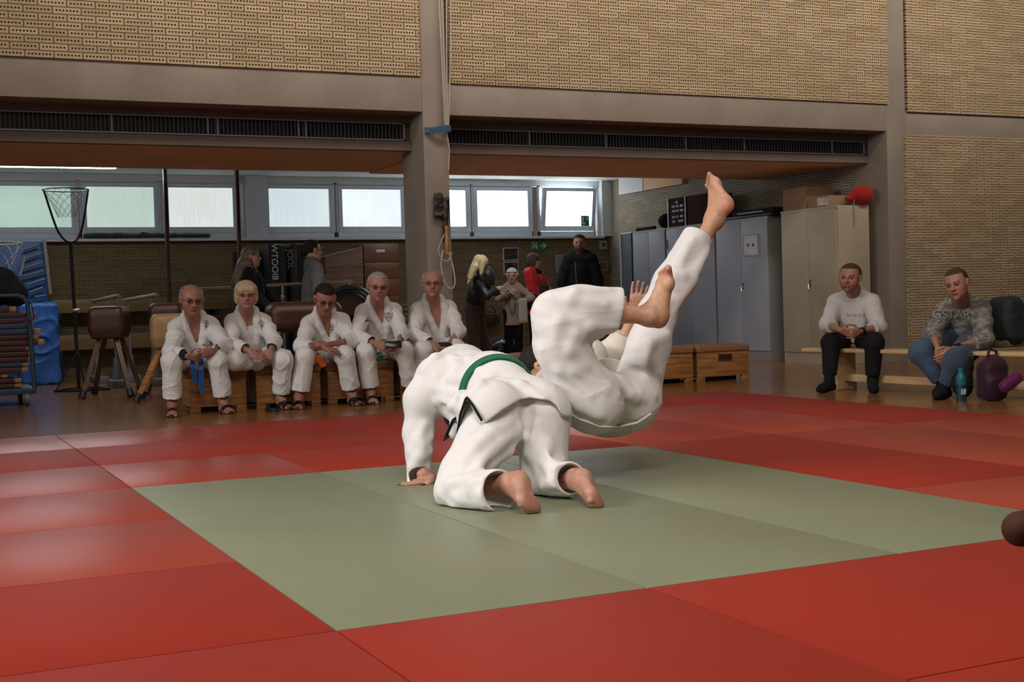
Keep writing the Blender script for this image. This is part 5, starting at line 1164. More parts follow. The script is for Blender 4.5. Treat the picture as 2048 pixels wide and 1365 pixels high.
for a, sd in (('R', -1), ('L', 1)):
    an, ba = J['an'+a], J['ba'+a]; f = unit(V(ba[0]-an[0], ba[1]-an[1], 0)); z = FLOOR+.045
    cloth('sock', [Cap(an+V(0, 0, .10), an, .046, .045, .03), Cap(V(an[0], an[1], z)-f*.04, V(an[0], an[1], z)+f*.13, .042, .040, .03), Cap(V(an[0], an[1], z-.008)+f*.12, V(an[0], an[1], z-.012)+f*.19, .042, .028, .03), Cap(an, V(an[0], an[1], z)+f*.07, .045, .04, .03)], [Fn(lambda p: (p[:, 2]-FLOOR-.001), V(-99, -99, -99), V(99, 99, 99), .004)], M_sock, P.root, .008, 3, .002)
m = MB().cyl(tuple(lerp(J['wrL'], J['elL'], .10)), tuple(lerp(J['wrL'], J['elL'], .2)), .036, n=20).build('wristwatch', M_phone, P.root)
chest_text(P, q, 'DSAIEP', 1711, 631, 6.5, M_print, 1.9)
# man in the camouflage hoodie
J = px(dict(head=(1913, 568, 5.15), shR=(1884, 620, 5.62), shL=(1966, 618, 5.28), elR=(1866, 668, 5.48), elL=(1968, 680, 5.02), wrR=(1876, 698, 5.12), wrL=(1902, 700, 4.95),
    hpR=(1915, 700, 5.62), hpL=(1962, 704, 5.38), knR=(1842, 706, 5.36), knL=(1912, 722, 4.90), anR=(1884, 772, 5.22), anL=(1890, 782, 5.02), baR=(1866, 792, 5.1), baL=(1872, 797, 4.95)))
for a in 'RL': J['hp'+a][2] = .46
P = Person('person with short hair in a grey camouflage hooded sweater and blue jeans on the bench', J, CF(J['head'])+V(-.45, .1, -.42), S_d, H=.265, hu=(-.22, .1, 1), g=1.14, wide=1.06)
hs = [hand(J['wrR'], V(.25, -.2, -.9), V(.5, .5, 0), V(.4, -.8, 0), .19, .45), hand(J['wrL'], V(-.75, .1, -.65), V(-.1, .7, 0), V(-.3, -.6, .5), .19, .5)]
feet(J); P.body(hs, (), brow=(.45, .3, .22)); P.hair('crop', H_sand)
P.hollow = False; P.slv = .38; q, sub = P.jacket_prims(.036, .068, .05)
q += [Cap(P.tp(-.08, -.05, .02), P.tp(.08, -.05, .02), .065, k=.04), Cap(P.tp(-.09, .02, .01), P.tp(-.02, .11, -.06), .035, .025, .03), Cap(P.tp(.09, .02, .01), P.tp(.02, .11, -.06), .035, .025, .03)]
cloth('hooded_sweater', q, sub+[Cap(P.tp(0, .0, .03), P.tp(0, .05, .3), .06, .08, .008)], M_camo, P.root, .0075, 71, .007, .12)
for i, a in enumerate('RL'): pass
chest_text(P, q, 'GSTAR', 1903, 630, 25, simple('grey_outline_print', (.27, .27, .26), .8), 1.0, out=.016)
tq, ts = P.trousers_prims(.026, .06, .90, 1.08, 1.05); cloth('jeans', tq, ts, M_jean, P.root, .008, 72, .006, .1)
for a in 'RL':
    an, ba = J['an'+a], J['ba'+a]; f = unit(V(ba[0]-an[0], ba[1]-an[1], 0)); z = FLOOR+.045
    cloth('sock', [Cap(an+V(0, 0, .08), an, .046, .045, .03), Cap(V(an[0], an[1], z)-f*.04, V(an[0], an[1], z)+f*.13, .042, .040, .03), Cap(V(an[0], an[1], z-.008)+f*.12, V(an[0], an[1], z-.012)+f*.18, .042, .028, .03), Cap(an, V(an[0], an[1], z)+f*.07, .045, .04, .03)], [Fn(lambda p: (p[:, 2]-FLOOR-.001), V(-99, -99, -99), V(99, 99, 99), .004)], M_sock, P.root, .008, 3, .002)
MB().cyl(tuple(lerp(J['wrL'], J['elL'], .12)), tuple(lerp(J['wrL'], J['elL'], .24)), .038, n=20).build('wristwatch', M_phone, P.root)
# ---------------------------------------------------------------- standing people in the equipment bay
def stand(label, head_px, Yh, H, hf, skin, top, trou, hairstyle, hairm, g=1.0, lean=(0, 0), tall=None, arms=None, wide=1.0, coat=None, long=0.0, topname='jacket', sleeve=.06, hands_on=True, hu=(0, 0, 1), blend=None, face_dir=None, extra_top=(), seed=80, brow=(.35, .25, .2), beard=None, ratio=7.3):
    c = at(*head_px, Yh); zt = c[2]+H*.5-FLOOR; hh = zt if tall is None else tall
    f = unit(V(*(face_dir if face_dir is not None else hf)[:2], 0)); l = V(-f[1], f[0], 0)        # body forward, left
    base = V(c[0]-lean[0]*f[0], c[1]-lean[0]*f[1], FLOOR); u = hh/1.72
    sw = .165*u*g; J = {}
    sm = V(base[0], base[1], FLOOR)+V(0, 0, 1.40*u)+f*lean[0]*.75; hm = V(base[0], base[1], FLOOR+.93*u)
    if lean[0]: sm[2] -= lean[1]
    J['head'] = c
    J['shL'], J['shR'] = sm+l*sw, sm-l*sw; J['hpL'], J['hpR'] = hm+l*.085*u, hm-l*.085*u
    J['knL'], J['knR'] = base+l*.09*u+V(0, 0, .50*u)+f*.02, base-l*.09*u+V(0, 0, .50*u)+f*.02
    J['anL'], J['anR'] = base+l*.09*u+V(0, 0, .09), base-l*.09*u+V(0, 0, .09)
    A = arms or {}
    for a, s in (('L', 1), ('R', -1)):
        e, w = A.get(a, ((.03, .06*1, -.29), (.06, .07, -.53)))
        J['el'+a] = J['sh'+a]+(f*e[0]+l*s*e[1]+V(0, 0, e[2]))*u; J['wr'+a] = J['sh'+a]+(f*w[0]+l*s*w[1]+V(0, 0, w[2]))*u
    P = Person(label, J, hf, skin, H=H, hu=hu, g=g*u, wide=wide, h=.008)
    hs = []
    for a, s in (('L', 1), ('R', -1)):
        d = unit(J['wr'+a]-J['el'+a]); hs.append(hand(J['wr'+a], d, -l*s, f+V(0, 0, .3), .17*u, .4))
    shoes = []
    P.body(hs, (), brow=brow, beard=beard)
    if hairstyle: P.hair(hairstyle, hairm, amp=.006)
    P.slv = .92; q, sub = P.jacket_prims(.03, sleeve, .0)
    if long: q.append(Cap(hm, hm-V(0, 0, long*u), .15*g*u, .19*g*u, .05)); sub.append(cut(hm-V(0, 0, long*u), (0, 0, -1), .4))
    q.append(Cap(P.tp(0, -.04, .02), P.tp(0, .0, .05), .075, .07, .03)); q += [e_(P, f, l, u) for e_ in extra_top]
    cloth(topname, q, sub+[Cap(P.tp(0, .01, .03), P.tp(0, .04, .3), .055, .075, .008)], top, P.root, .01, seed, .006, .09)
    tq, ts = P.trousers_prims(.02, .07*u, .93); cloth('trousers', tq, ts, trou, P.root, .01, seed+1, .005)
    for a in 'RL':
        an = J['an'+a]; z = FLOOR+.04
        cloth('shoe', [Cap(V(an[0], an[1], z)-f*.05, V(an[0], an[1], z)+f*.16, .045, .04, .03), Cap(V(an[0], an[1], z), V(an[0], an[1], z+.07), .045, .045, .03)], [Fn(lambda p: (p[:, 2]-FLOOR-.001), V(-99, -99, -99), V(99, 99, 99), .004)], M_black, P.root, .01, 3, 0)
    return P, J, f, l, u
M_dkj = fabric('black_knit', (.008, .008, .009), sheen=0); M_greyh = fabric('grey_melange', (.085, .088, .09), 120, .2)
P, J, f, l, u = stand('person with very long brown hair and a black top, standing behind the blonde woman', (503, 514, 11.9) if 0 else (503, 514), 11.9, .235, (.9, -.35, -.1), S_c, M_dkj, M_blackt, None, None, g=.95, face_dir=(.8, -.5), arms={'R': ((.10, .05, -.28), (.28, .02, -.45)), 'L': ((.10, .05, -.28), (.28, .02, -.45))})
hd = P.head
cloth('hair', [Ell(hd.P(0, -.07, .16), V(.38, .45, .39)*hd.H, hd.B, .03), Ell(hd.P(0, -.30, -.2), V(.34, .24, .45)*hd.H, hd.B, .04), Cap(hd.P(0, -.45, -.4), hd.P(-.2, -.95, -1.35), .075, .04, .05), Cap(hd.P(.1, -.4, -.4), hd.P(.3, -.7, -1.3), .07, .035, .05), Cap(hd.P(-.25, -.1, -.3), hd.P(-.45, .15, -1.5), .055, .04, .04), Cap(hd.P(-.2, -.05, -.3), hd.P(-.2, .45, -1.75), .045, .03, .04), Cap(hd.P(.25, -.1, -.3), hd.P(.4, .1, -1.4), .05, .03, .04)],
      [Ell(hd.P(0, .42, -.10), V(.27, .36, .34)*hd.H, hd.B, .006)], H_mix, P.root, .008, 8, .009, .035)
P, J, f, l, u = stand('person with tied back dark hair in a long grey cardigan, standing in profile', (626, 502), 11.5, .25, (.95, .1, -.02), S_c, M_greyh, M_blackt, 'bun', H_dk, g=1.0, face_dir=(.95, .0), long=.22, topname='cardigan', arms={'R': ((-.02, .05, -.29), (.02, .05, -.54)), 'L': ((.05, .05, -.29), (.12, .05, -.54))})
P.glasses(M_frame2)
# blonde woman bending forward
J = px(dict(head=(963, 527, 14.6), shR=(952, 558, 14.5), shL=(968, 553, 15.1), elR=(975, 592, 14.35), elL=(990, 585, 14.9), wrR=(992, 578, 14.5), wrL=(1000, 585, 14.9), hpR=(944, 618, 14.9), hpL=(954, 617, 15.15)))
for a, dx in (('R', -.0), ('L', .12)):
    h_ = J['hp'+a]; J['kn'+a] = V(h_[0]+.02+dx*.3, h_[1], .45); J['an'+a] = V(h_[0]+.02+dx, h_[1], .06)
P = Person('person with long blonde hair bending forward, in a black quilted vest and dark leggings', J, (.75, -.1, -.75), S_c, H=.23, hu=(.7, -.05, .6), g=1.0, h=.008)
P.body([hand(J['wrR'], V(.6, 0, .2), V(0, .3, -1), V(0, -.5, .8), .17, .3), hand(J['wrL'], V(.6, 0, -.3), V(0, .3, -1), V(0, -.5, .8), .17, .3)]); hd = P.head
cloth('hair', [Ell(hd.c+V(0, 0, .02), (.10, .105, .105), k=.03), Cap(at(957, 520, 14.5), at(940, 555, 14.45), .08, .045, .05), Cap(at(948, 535, 14.45), at(936, 567, 14.4), .05, .02, .05), Cap(at(965, 525, 14.4), at(962, 548, 14.35), .06, .03, .04)], [], simple('golden_hair', (.52, .40, .22), .45, var=.3, vs=50, stretch=(3, 3, .4)), P.root, .009, 8, .009, .03)
P.slv = .9; q, sub = P.jacket_prims(.03, .05, .0); q += [Ell(at(974, 556, 14.6), (.13, .13, .17), k=.08)]
M_quilt = simple('black_quilting', (.02, .021, .02), .45); cloth('vest', q, sub, M_quilt, P.root, .011, 91, .012, .07)
tq, ts = P.trousers_prims(.02, .095, .96, 1.15, 1.15); cloth('leggings', tq, ts, fabric('taupe_leggings', (.075, .052, .045), 120, .1), P.root, .011, 92, .003)
for a in 'RL': an = J['an'+a]; cloth('shoe', [Cap(V(an[0], an[1], 0), V(an[0]+.12, an[1]-.05, -.005), .035, .035, .03)], [], M_black, P.root, .012, 3, 0)
# child
M_coat = fabric('beige_coat', (.36, .245, .19), 90, .12)
P, J, f, l, u = stand('child in a white woolly hat and beige coat, hands before the chest', (1024, 553), 15.3, .235, tuple(CF(at(1024, 553, 15.3))+V(-.05, 0, 0)), S_c, M_coat, M_blackt, 'beanie', fabric('white_knit', (.72, .70, .68), 60, .1), g=.9, long=.27, topname='coat', sleeve=.056, seed=95,
    arms={'R': ((.10, .12, -.25), (.24, -.12, -.12)), 'L': ((.10, .22, -.24), (.26, .02, -.30))})
bpy.data.objects[P.root.name]
boxs = [Ell(P.tp(.0, .05, -.12), (.05, .14, .2), P.B, .03)]
cloth('jumper', [Ell(P.hm+P.up*.1, (.075, .185, .24), P.B, .04)], [], fabric('mauve_jumper', (.30, .23, .26)), P.root, .012, 3, .002)
tg = cloth('tote_bag', [Box(at(1046, 622, 15.0), (.075, .04, .19), rd=.03, k=.02)], [], fabric('cream_canvas', (.45, .41, .33)), None, .01, 4, .01, .1); tag(tg, 'cream cloth bag hanging in front of the child\'s coat', 'bag')
# woman in red
M_redj = fabric('red_jacket', (.62, .010, .016), 140, .08, rough=.55)
P, J, f, l, u = stand('person with a brown bob in a red hooded jacket, standing behind the child', (1068, 523), 15.9, .245, (.75, -.65, 0), S_c, M_redj, M_blackt, 'bob', simple('brown_hair', (.075, .042, .025), .6, var=.3, vs=50, stretch=(3, 3, .4)), g=1.08, face_dir=(.5, -.6), long=.22, topname='red_jacket', sleeve=.075, seed=101,
    arms={'R': ((.06, .06, -.28), (.25, .0, -.42)), 'L': ((.08, .08, -.28), (.26, -.0, -.42))}, extra_top=[lambda P, f, l, u: Cap(P.tp(-.11, -.07, .0), P.tp(.11, -.07, .0), .085, k=.05)])
cloth('scarf', [Cap(P.tp(-.06, .03, .02), P.tp(.07, .04, .02), .06, k=.03)], [], M_blacksoft, P.root, .01, 3, .006)
tag(cloth('blue_bag', [Ell(at(1064, 604, 15.4), (.11, .1, .16), k=.03)], [], fabric('dark_blue_nylon', (.008, .03, .075), rough=.5), None, .012, 3, .008), 'dark blue bag hanging beside the woman in the red jacket', 'bag')
tag(cloth('grey_bag', [Box(at(1088, 580, 15.55), (.08, .05, .09), rd=.03)], [], fabric('slate_cloth', (.03, .033, .045)), None, .012, 3, .01), 'slate grey bundle carried in front of the red jacket', 'bundle')
# tall man in black
P, J, f, l, u = stand('tall bearded person in a black parka standing left of the grey lockers', (1159, 487), 13.7, .255, tuple(CF(at(1159, 487, 13.7))+V(-.1, 0, -.1)), S_d, fabric('black_parka', (.006, .007, .009), 120, .1, sheen=0), M_blackt, 'short', H_dk, g=1.05, long=.20, topname='parka', sleeve=.07, seed=111, beard=(.2, .14, .12),
    extra_top=[lambda P, f, l, u: Cap(P.tp(-.08, -.04, .02), P.tp(.08, -.04, .02), .085, k=.06), lambda P, f, l, u: Cap(P.tp(-.11, .05, -.02), P.tp(.11, .05, -.02), .06, k=.05)])
m = MB(); za = trace(P.skel(.03), [P.tp(-.06, .6, -.05), P.tp(-.05, .6, -.25), P.tp(-.045, .6, -.5)], [-P.fw], .008); m.tube([tuple(x) for x in za], .006, 5); m.build('zip', M_metal, P.root)
# ---------------------------------------------------------------- the two judoka on the green mats
def pxof(p):
    d = p-CAM; z = d@AF; return 1024+F_PX*(d@AR)/z, 682.5-F_PX*(d@AU)/z
def hemcut(xs, ys, keep='above', x0=-1e9, x1=1e9, s=440.0, k=.006, ymin=None):
    "trims cloth along a curve seen from the front of the hall"
    def fn(p):
        X, Y = pxof(p); yc = np.interp(X, xs, ys); d = (yc-Y)/s if keep == 'above' else (Y-yc)/s
        d = np.maximum(d, np.maximum(x0-X, X-x1)/s)
        if ymin is not None: d = np.maximum(d, (ymin-p[:, 1]))
        return d
    return Fn(fn, V(-99, -99, -99), V(99, 99, 99), k)
def ridge(q, pts, r=.014, sink=.003, k=.045, Yg=None):
    r *= 1.15
    "crease lying on surface q along photograph points"
    o = np.repeat(CAM[None], len(pts), 0); d = np.array([at(x, y, 6.0)-CAM for x, y in pts])
    d = d/np.linalg.norm(d, axis=1)[:, None]; t = np.full(len(pts), 3.6)
    for _ in range(90): t += np.clip(field(q, o+d*t[:, None])*.8, -.05, .2)
    ok = t < 7.5; hit = o+d*(t+sink)[:, None]; n = len(pts)
    rr = [r*(.45 if i in (0, n-1) else 1) for i in range(n)]
    return [Cap(hit[i], hit[i+1], rr[i], rr[i+1], k) for i in range(n-1) if ok[i] and ok[i+1]]
# ---- kneeling man
T = {k: at(*v) for k, v in dict(S=(922, 752, 2.85), M=(975, 768, 2.45), P=(1038, 818, 2.12), shL=(872, 760, 2.74), elL=(838, 865, 2.74), wrL=(846, 948, 2.64),
    shR=(965, 765, 3.05), elR=(1010, 800, 3.12), wrR=(1050, 800, 2.85), hpL=(990, 838, 2.06), hpR=(1084, 834, 2.03), knL=(914, 978, 1.90), knR=(1088, 965, 1.97), anL=(1018, 968, 1.64), anR=(1150, 960, 1.70), head=(930, 832, 3.02)).items()}
root = empty('person', (T['P'][0], T['P'][1], 0), 'kneeling person in a white judo suit with a green belt, on hands and knees', 'person')
S_k = skinmat('warm_skin', (.46, .235, .165)); S_sole = None
hd = Head(T['head'], (-.35, -.2, -.9), (-.75, .35, .2), .23)
q = [Cap(T['S'], T['M'], .125, .125, .06), Cap(T['M'], T['P'], .125, .13, .06), Cap(T['shL'], T['shR'], .06, k=.05), Cap(T['S']+V(0, .05, 0), hd.c, .06, .055, .04),
     Cap(T['shL'], T['elL'], .05, .042, .03), Cap(T['elL'], T['wrL'], .04, .028, .02), Cap(T['shR'], T['elR'], .05, .042, .03), Cap(T['elR'], T['wrR'], .04, .028, .02),
     Cap(T['hpL'], T['knL'], .09, .06, .05), Cap(T['knL'], T['anL'], .055, .034, .03), Cap(T['hpR'], T['knR'], .09, .06, .05), Cap(T['knR'], T['anR'], .055, .034, .03)]
wl = at(862, 958, 2.62); q += [Cap(T['wrL'], wl+V(0, 0, .0), .028, .03, .02)]
q += hand(at(866, 962, 2.60)+V(0, 0, -.002), V(-1, .12, -.03), (0, 0, -1), (-.25, -1, 0), .19, .05)
q += hand(T['wrR'], V(.8, -.5, .1), V(0, .3, -1), V(0, .5, .8), .18, .5)
away = V(-.25, .95, .1)
q += foot(T['anL'], at(1037, 950, 1.60), at(1056, 1008, 1.47), away, 1, toes=V(.05, 1, -.15), sc=1.04, bs=1.22)
q += foot(T['anR'], at(1163, 948, 1.64), at(1189, 1000, 1.45), away, -1, toes=V(.05, 1, -.15), sc=1.04, bs=1.22)
q += hd.prims()
v, F = mesh_field(q, (), .005); c = np.ones((len(v), 3)); hd.color(v, c)
for hp_, bp_ in ((at(1037, 950, 1.60), at(1056, 1008, 1.47)), (at(1163, 948, 1.64), at(1189, 1000, 1.45))):      # soles are pinker at heel and ball
    for cc, w in ((hp_, .05), (bp_, .055)):
        m_ = np.clip(1.2-np.linalg.norm(v-cc, axis=1)/w, 0, 1)*.8; c[:] = c*(1-m_[:, None])+V(1.0, .62, .60)*m_[:, None]
v[:, 2] = np.maximum(v[:, 2], .0015); mk('body', v, F, S_k, root, c)
hq, hs_ = hd.hair('short'); cloth('hair', hq, hs_, H_dk, root, .007, 3, .003, .02)
# trousers
tq = [Cap(at(1000, 830, 2.14), at(1074, 828, 2.13), .125, .125, .06), Ell(at(990, 848, 2.08), (.128, .125, .13), k=.06), Ell(at(1082, 844, 2.07), (.122, .125, .13), k=.06),
      Cap(T['hpL'], at(930, 950, 1.93), .135, .108, .05), Cap(at(930, 950, 1.93), at(912, 982, 1.90), .105, .088, .05), Cap(at(914, 985, 1.88), at(1010, 984, 1.60), .092, .096, .05),
      Cap(T['hpR'], at(1090, 950, 1.98), .128, .108, .05), Cap(at(1090, 950, 1.98), at(1092, 968, 1.96), .10, .09, .05), Cap(at(1088, 968, 1.95), at(1150, 956, 1.66), .088, .076, .05)]
tr = []
for pts, r in ((((1040, 862), (1000, 885), (950, 925), (915, 955)), .012), (((1048, 850), (1015, 905), (985, 930)), .014), (((985, 860), (950, 895), (920, 935)), .012), (((1062, 860), (1085, 900), (1110, 930)), .014), (((1056, 870), (1062, 910), (1075, 940)), .013),
               (((895, 985), (925, 1000), (965, 1010)), .012), (((905, 965), (950, 968), (1000, 955)), .011), (((892, 1000), (915, 1015), (950, 1020)), .010), (((930, 985), (965, 990), (1000, 995)), .009), (((1100, 935), (1120, 942), (1140, 938)), .011), (((1085, 975), (1105, 965), (1135, 975)), .011)):
    tr += ridge(tq, pts, r)
for pts, r in ((((1035, 855), (985, 900), (940, 960)), .010), (((1020, 845), (970, 880), (925, 925)), .009), (((1075, 850), (1095, 890), (1125, 920)), .010), (((1068, 880), (1080, 920), (1100, 945)), .009), (((880, 990), (900, 970), (935, 955)), .009), (((960, 1005), (985, 1010), (1000, 1018)), .008)):
    tr += ridge(tq, pts, r)
groove = [Neg(Cap(a_.a-V(0, .0, 0), a_.b, .010, .014, .04)) for a_ in ridge(tq, ((1052, 806), (1054, 830), (1052, 862)), .012, -.002)]
dL = unit(at(1030, 975, 1.52)-at(960, 985, 1.74)); dR = unit(at(1160, 955, 1.62)-at(1100, 965, 1.9))
sb = [Fn(lambda p: p[:, 2]-.003, V(-99, -99, -99), V(99, 99, 99), .004)]
sb += [cut(at(1003, 984, 1.615), dL, .2), Cap(at(985, 984, 1.66), at(1040, 980, 1.50), .082, k=.006), cut(at(1142, 958, 1.69), dR, .13), Cap(at(1128, 960, 1.75), at(1170, 955, 1.6), .062, k=.006)]
v, F = mesh_field(tq+tr+groove, sb, .0055); v = relax(v, F, 8); N = vnormals(v, F); v = v+N*folds(v, 7, .20, .004)[:, None]; v[:, 2] = np.maximum(v[:, 2], .002); mk('trousers', v, F, M_gi, root)
# jacket
jq = [Cap(at(922, 752, 2.85), at(984, 776, 2.45), .148, .163, .07), Cap(at(984, 776, 2.45), at(1030, 815, 2.16), .163, .165, .07), Ell(at(985, 832, 2.05), (.165, .17, .165), k=.06), Ell(at(1078, 828, 2.05), (.150, .17, .160), k=.06),
      Cap(at(925, 742, 2.86), at(880, 752, 2.76), .125, .105, .07), Cap(at(872, 765, 2.74), at(845, 800, 2.74), .105, .088, .07), Cap(at(845, 800, 2.74), at(836, 868, 2.74), .088, .070, .05), Cap(at(836, 868, 2.74), at(838, 905, 2.70), .07, .060, .05), Cap(at(838, 905, 2.70), at(838, 990, 2.64), .060, .062, .04),
      Cap(T['shR'], T['elR'], .09, .08, .05), Cap(T['elR'], T['wrR'], .075, .065, .05), Cap(at(915, 800, 2.72), at(940, 830, 2.45), .10, .10, .07), Cap(at(908, 868, 2.22), at(930, 805, 2.24), .030, .06, .05)]
jr = []
for pts, r in ((((872, 758), (885, 800), (880, 840)), .014), (((885, 770), (905, 762), (930, 758)), .012), (((868, 775), (900, 790), (925, 795)), .012), (((880, 800), (905, 812), (925, 820)), .012), (((850, 850), (838, 880), (822, 905)), .010), (((862, 875), (845, 895), (830, 930)), .010),
               (((860, 905), (840, 915), (820, 935)), .009), (((845, 740), (870, 715), (900, 705)), .008), (((955, 740), (935, 720), (905, 715)), .008), (((1000, 760), (1040, 770), (1085, 800)), .008), (((940, 790), (960, 770), (990, 755)), .008)):
    jr += ridge(jq, pts, r)
hx = [880, 893, 918, 925, 934, 966, 1005, 1040, 1060, 1100, 1112, 1125, 1160]; hy = [884, 884, 880, 830, 800, 850, 822, 800, 797, 803, 812, 832, 842]
js = [hemcut(hx, hy, x0=884), cut(at(838, 973, 2.64), (0, 0, -1), .12), Cap(at(838, 950, 2.65), at(838, 1000, 2.64), .05, k=.005), Cap(T['S']+V(-.05, .22, -.02), T['S']+V(-.2, .5, -.2), .09, k=.01)]
# the hem must not trim the arm nor the far side
js[0] = Fn((lambda f: lambda p: np.maximum(f(p), (p[:, 1]-2.72)))(js[0].fn), V(-99, -99, -99), V(99, 99, 99), .006)
v, F = mesh_field(jq+jr, js, .0055); v = relax(v, F, 4); N = vnormals(v, F); v = v+N*folds(v, 17, .20, .003)[:, None]; mk('jacket', v, F, M_gi, root)
def densify(pts, n=5):
    P_ = [V(*p) for p in pts]; o = []
    for i in range(len(P_)-1): o += [tuple(lerp(P_[i], P_[i+1], j/n)) for j in range(n)]
    return o+[tuple(P_[-1])]
# belt: band around the torso, perpendicular to its axis
ax = unit(at(1050, 850, 1.95)-at(955, 765, 2.85)); cB = at(992, 792, 2.36); e1 = unit(np.cross(ax, V(0, 0, 1))); e2 = np.cross(e1, ax)
ang = np.linspace(0, 2*math.pi, 61)[:-1]; dd = np.array([e1*math.cos(a)+e2*math.sin(a) for a in ang])
hit = trace(jq, cB+dd*.6, -dd, .009); band(jq, np.vstack([hit, hit[:2]]), .022, .010).build('belt', M_gb, root)
M_trim = fabric('black_piping', (.008, .008, .01), sheen=0)
A_ = drape(jq, densify([(915, 868), (921, 830), (931, 800), (934, 796)]), .016); B_ = drape(jq, densify([(934, 796), (946, 812), (964, 842)]), .014)
MB().tube([tuple(x) for x in A_], .0065, 8).build('piping', M_trim, root); MB().tube([tuple(x) for x in B_], .0065, 8).build('piping', M_trim, root)
A_ = drape(jq, densify([(893, 878), (905, 848), (912, 835)], 4), .0); MB().strip([tuple(x) for x in A_], (.018, 0, .01), .006).build('belt_end', fabric('black_belt_tip', (.01, .01, .012), sheen=0), root)
# ---- thrown man
U = {k: at(*v) for k, v in dict(P=(1218, 795, 2.28), C=(1150, 780, 2.75), Nk=(1110, 765, 2.98), head=(1083, 731, 3.02), hpA=(1172, 795, 2.16), knA=(1106, 620, 2.16), anA=(1298, 632, 2.04), hpB=(1268, 795, 2.36), knB=(1312, 635, 2.46), anB=(1428, 440, 2.55),
    shF=(1160, 735, 3.0), elF=(1235, 705, 2.95), wrF=(1272, 625, 2.86), shN=(1100, 795, 2.85), elN=(1075, 840, 2.95), wrN=(1060, 830, 3.1)).items()}
root = empty('person', (U['P'][0], U['P'][1], 0.0), 'barefoot person in a white judo suit, thrown upside down with legs in the air', 'person')
hd = Head(U['head'], (.75, -.6, .1), (-.2, .1, .95), .23)
q = [Cap(U['P'], U['C'], .12, .13, .06), Cap(U['C'], U['Nk'], .13, .08, .06), Cap(U['Nk'], hd.P(0, -.1, -.2), .055, .055, .04), Cap(U['shF'], U['shN'], .06, k=.05),
     Cap(U['shF'], U['elF'], .05, .042, .03), Cap(U['elF'], U['wrF'], .04, .029, .02), Cap(U['shN'], U['elN'], .05, .042, .03), Cap(U['elN'], U['wrN'], .04, .029, .02),
     Cap(U['hpA'], U['knA'], .085, .06, .05), Cap(U['knA'], lerp(U['knA'], U['anA'], .45), .058, .056, .03), Cap(lerp(U['knA'], U['anA'], .45), U['anA'], .056, .037, .03),
     Cap(U['hpB'], U['knB'], .085, .06, .05), Cap(U['knB'], lerp(U['knB'], U['anB'], .45), .058, .056, .03), Cap(lerp(U['knB'], U['anB'], .45), U['anB'], .056, .038, .03)]
q += foot(U['anA'], at(1318, 650, 2.03), at(1330, 566, 2.02), V(-1, .1, 0), 1, toes=at(1316, 526, 1.97)-at(1330, 562, 2.02), sc=1.2, bs=1.08)
q += foot(U['anB'], at(1456, 417, 2.50), at(1432, 377, 2.66), V(-.8, .35, -.25), -1, toes=at(1412, 364, 2.68)-at(1430, 378, 2.66), sc=1.28, bs=1.1)
q += hand(U['wrF'], at(1278, 580, 2.84)-U['wrF'], V(-.3, -1, 0), V(-1, .2, 0), .19, .18, spread=1.4)
q += hand(U['wrN'], V(-.3, .3, .2), V(0, 0, -1), V(0, -1, 0), .18, .5)
q += hd.prims()
v, F = mesh_field(q, (), .005); c = np.ones((len(v), 3)); hd.color(v, c)
for cc, w in ((at(1318, 650, 2.03), .06), (at(1456, 417, 2.5), .06), (at(1322, 532, 2.0), .05)):
    m_ = np.clip(1.2-np.linalg.norm(v-cc, axis=1)/w, 0, 1)*.7; c[:] = c*(1-m_[:, None])+V(1.05, .62, .58)*m_[:, None]
mk('body', v, F, skinmat('peach_skin', (.56, .31, .20)), root, c)
hq, hs_ = hd.hair('short'); cloth('hair', hq, hs_, H_dk, root, .006, 3, .003, .02)
MB().tube([hd.P(.36, -.02, .02), hd.P(.36, .15, .05), hd.P(.30, .32, .04), hd.P(.12, .42, .02)], .006, 8, flat=.6).tube([hd.P(-.36, -.02, .02), hd.P(-.36, .15, .05), hd.P(-.30, .32, .04), hd.P(-.12, .42, .02)], .006, 8, flat=.6).build('glasses', simple('dark_blue_frame', (.01, .02, .06), .4), root)
tq = [Cap(at(1180, 795, 2.16), at(1262, 798, 2.32), .135, .130, .06), Ell(at(1190, 808, 2.12), (.145, .14, .15), k=.06), Ell(at(1264, 806, 2.28), (.130, .14, .145), k=.06),
      Cap(U['hpA'], at(1122, 690, 2.14), .140, .125, .05), Cap(at(1122, 690, 2.14), at(1112, 628, 2.15), .125, .108, .05), Cap(at(1112, 632, 2.15), at(1160, 625, 2.12), .112, .124, .05), Cap(at(1160, 625, 2.12), at(1262, 618, 2.06), .124, .106, .05),
      Cap(U['hpB'], at(1298, 690, 2.42), .135, .105, .05), Cap(at(1298, 690, 2.42), at(1313, 632, 2.46), .105, .098, .05), Cap(at(1313, 632, 2.46), at(1345, 568, 2.48), .098, .098, .05), Cap(at(1345, 568, 2.48), at(1402, 462, 2.52), .098, .084, .05)]
tr = []
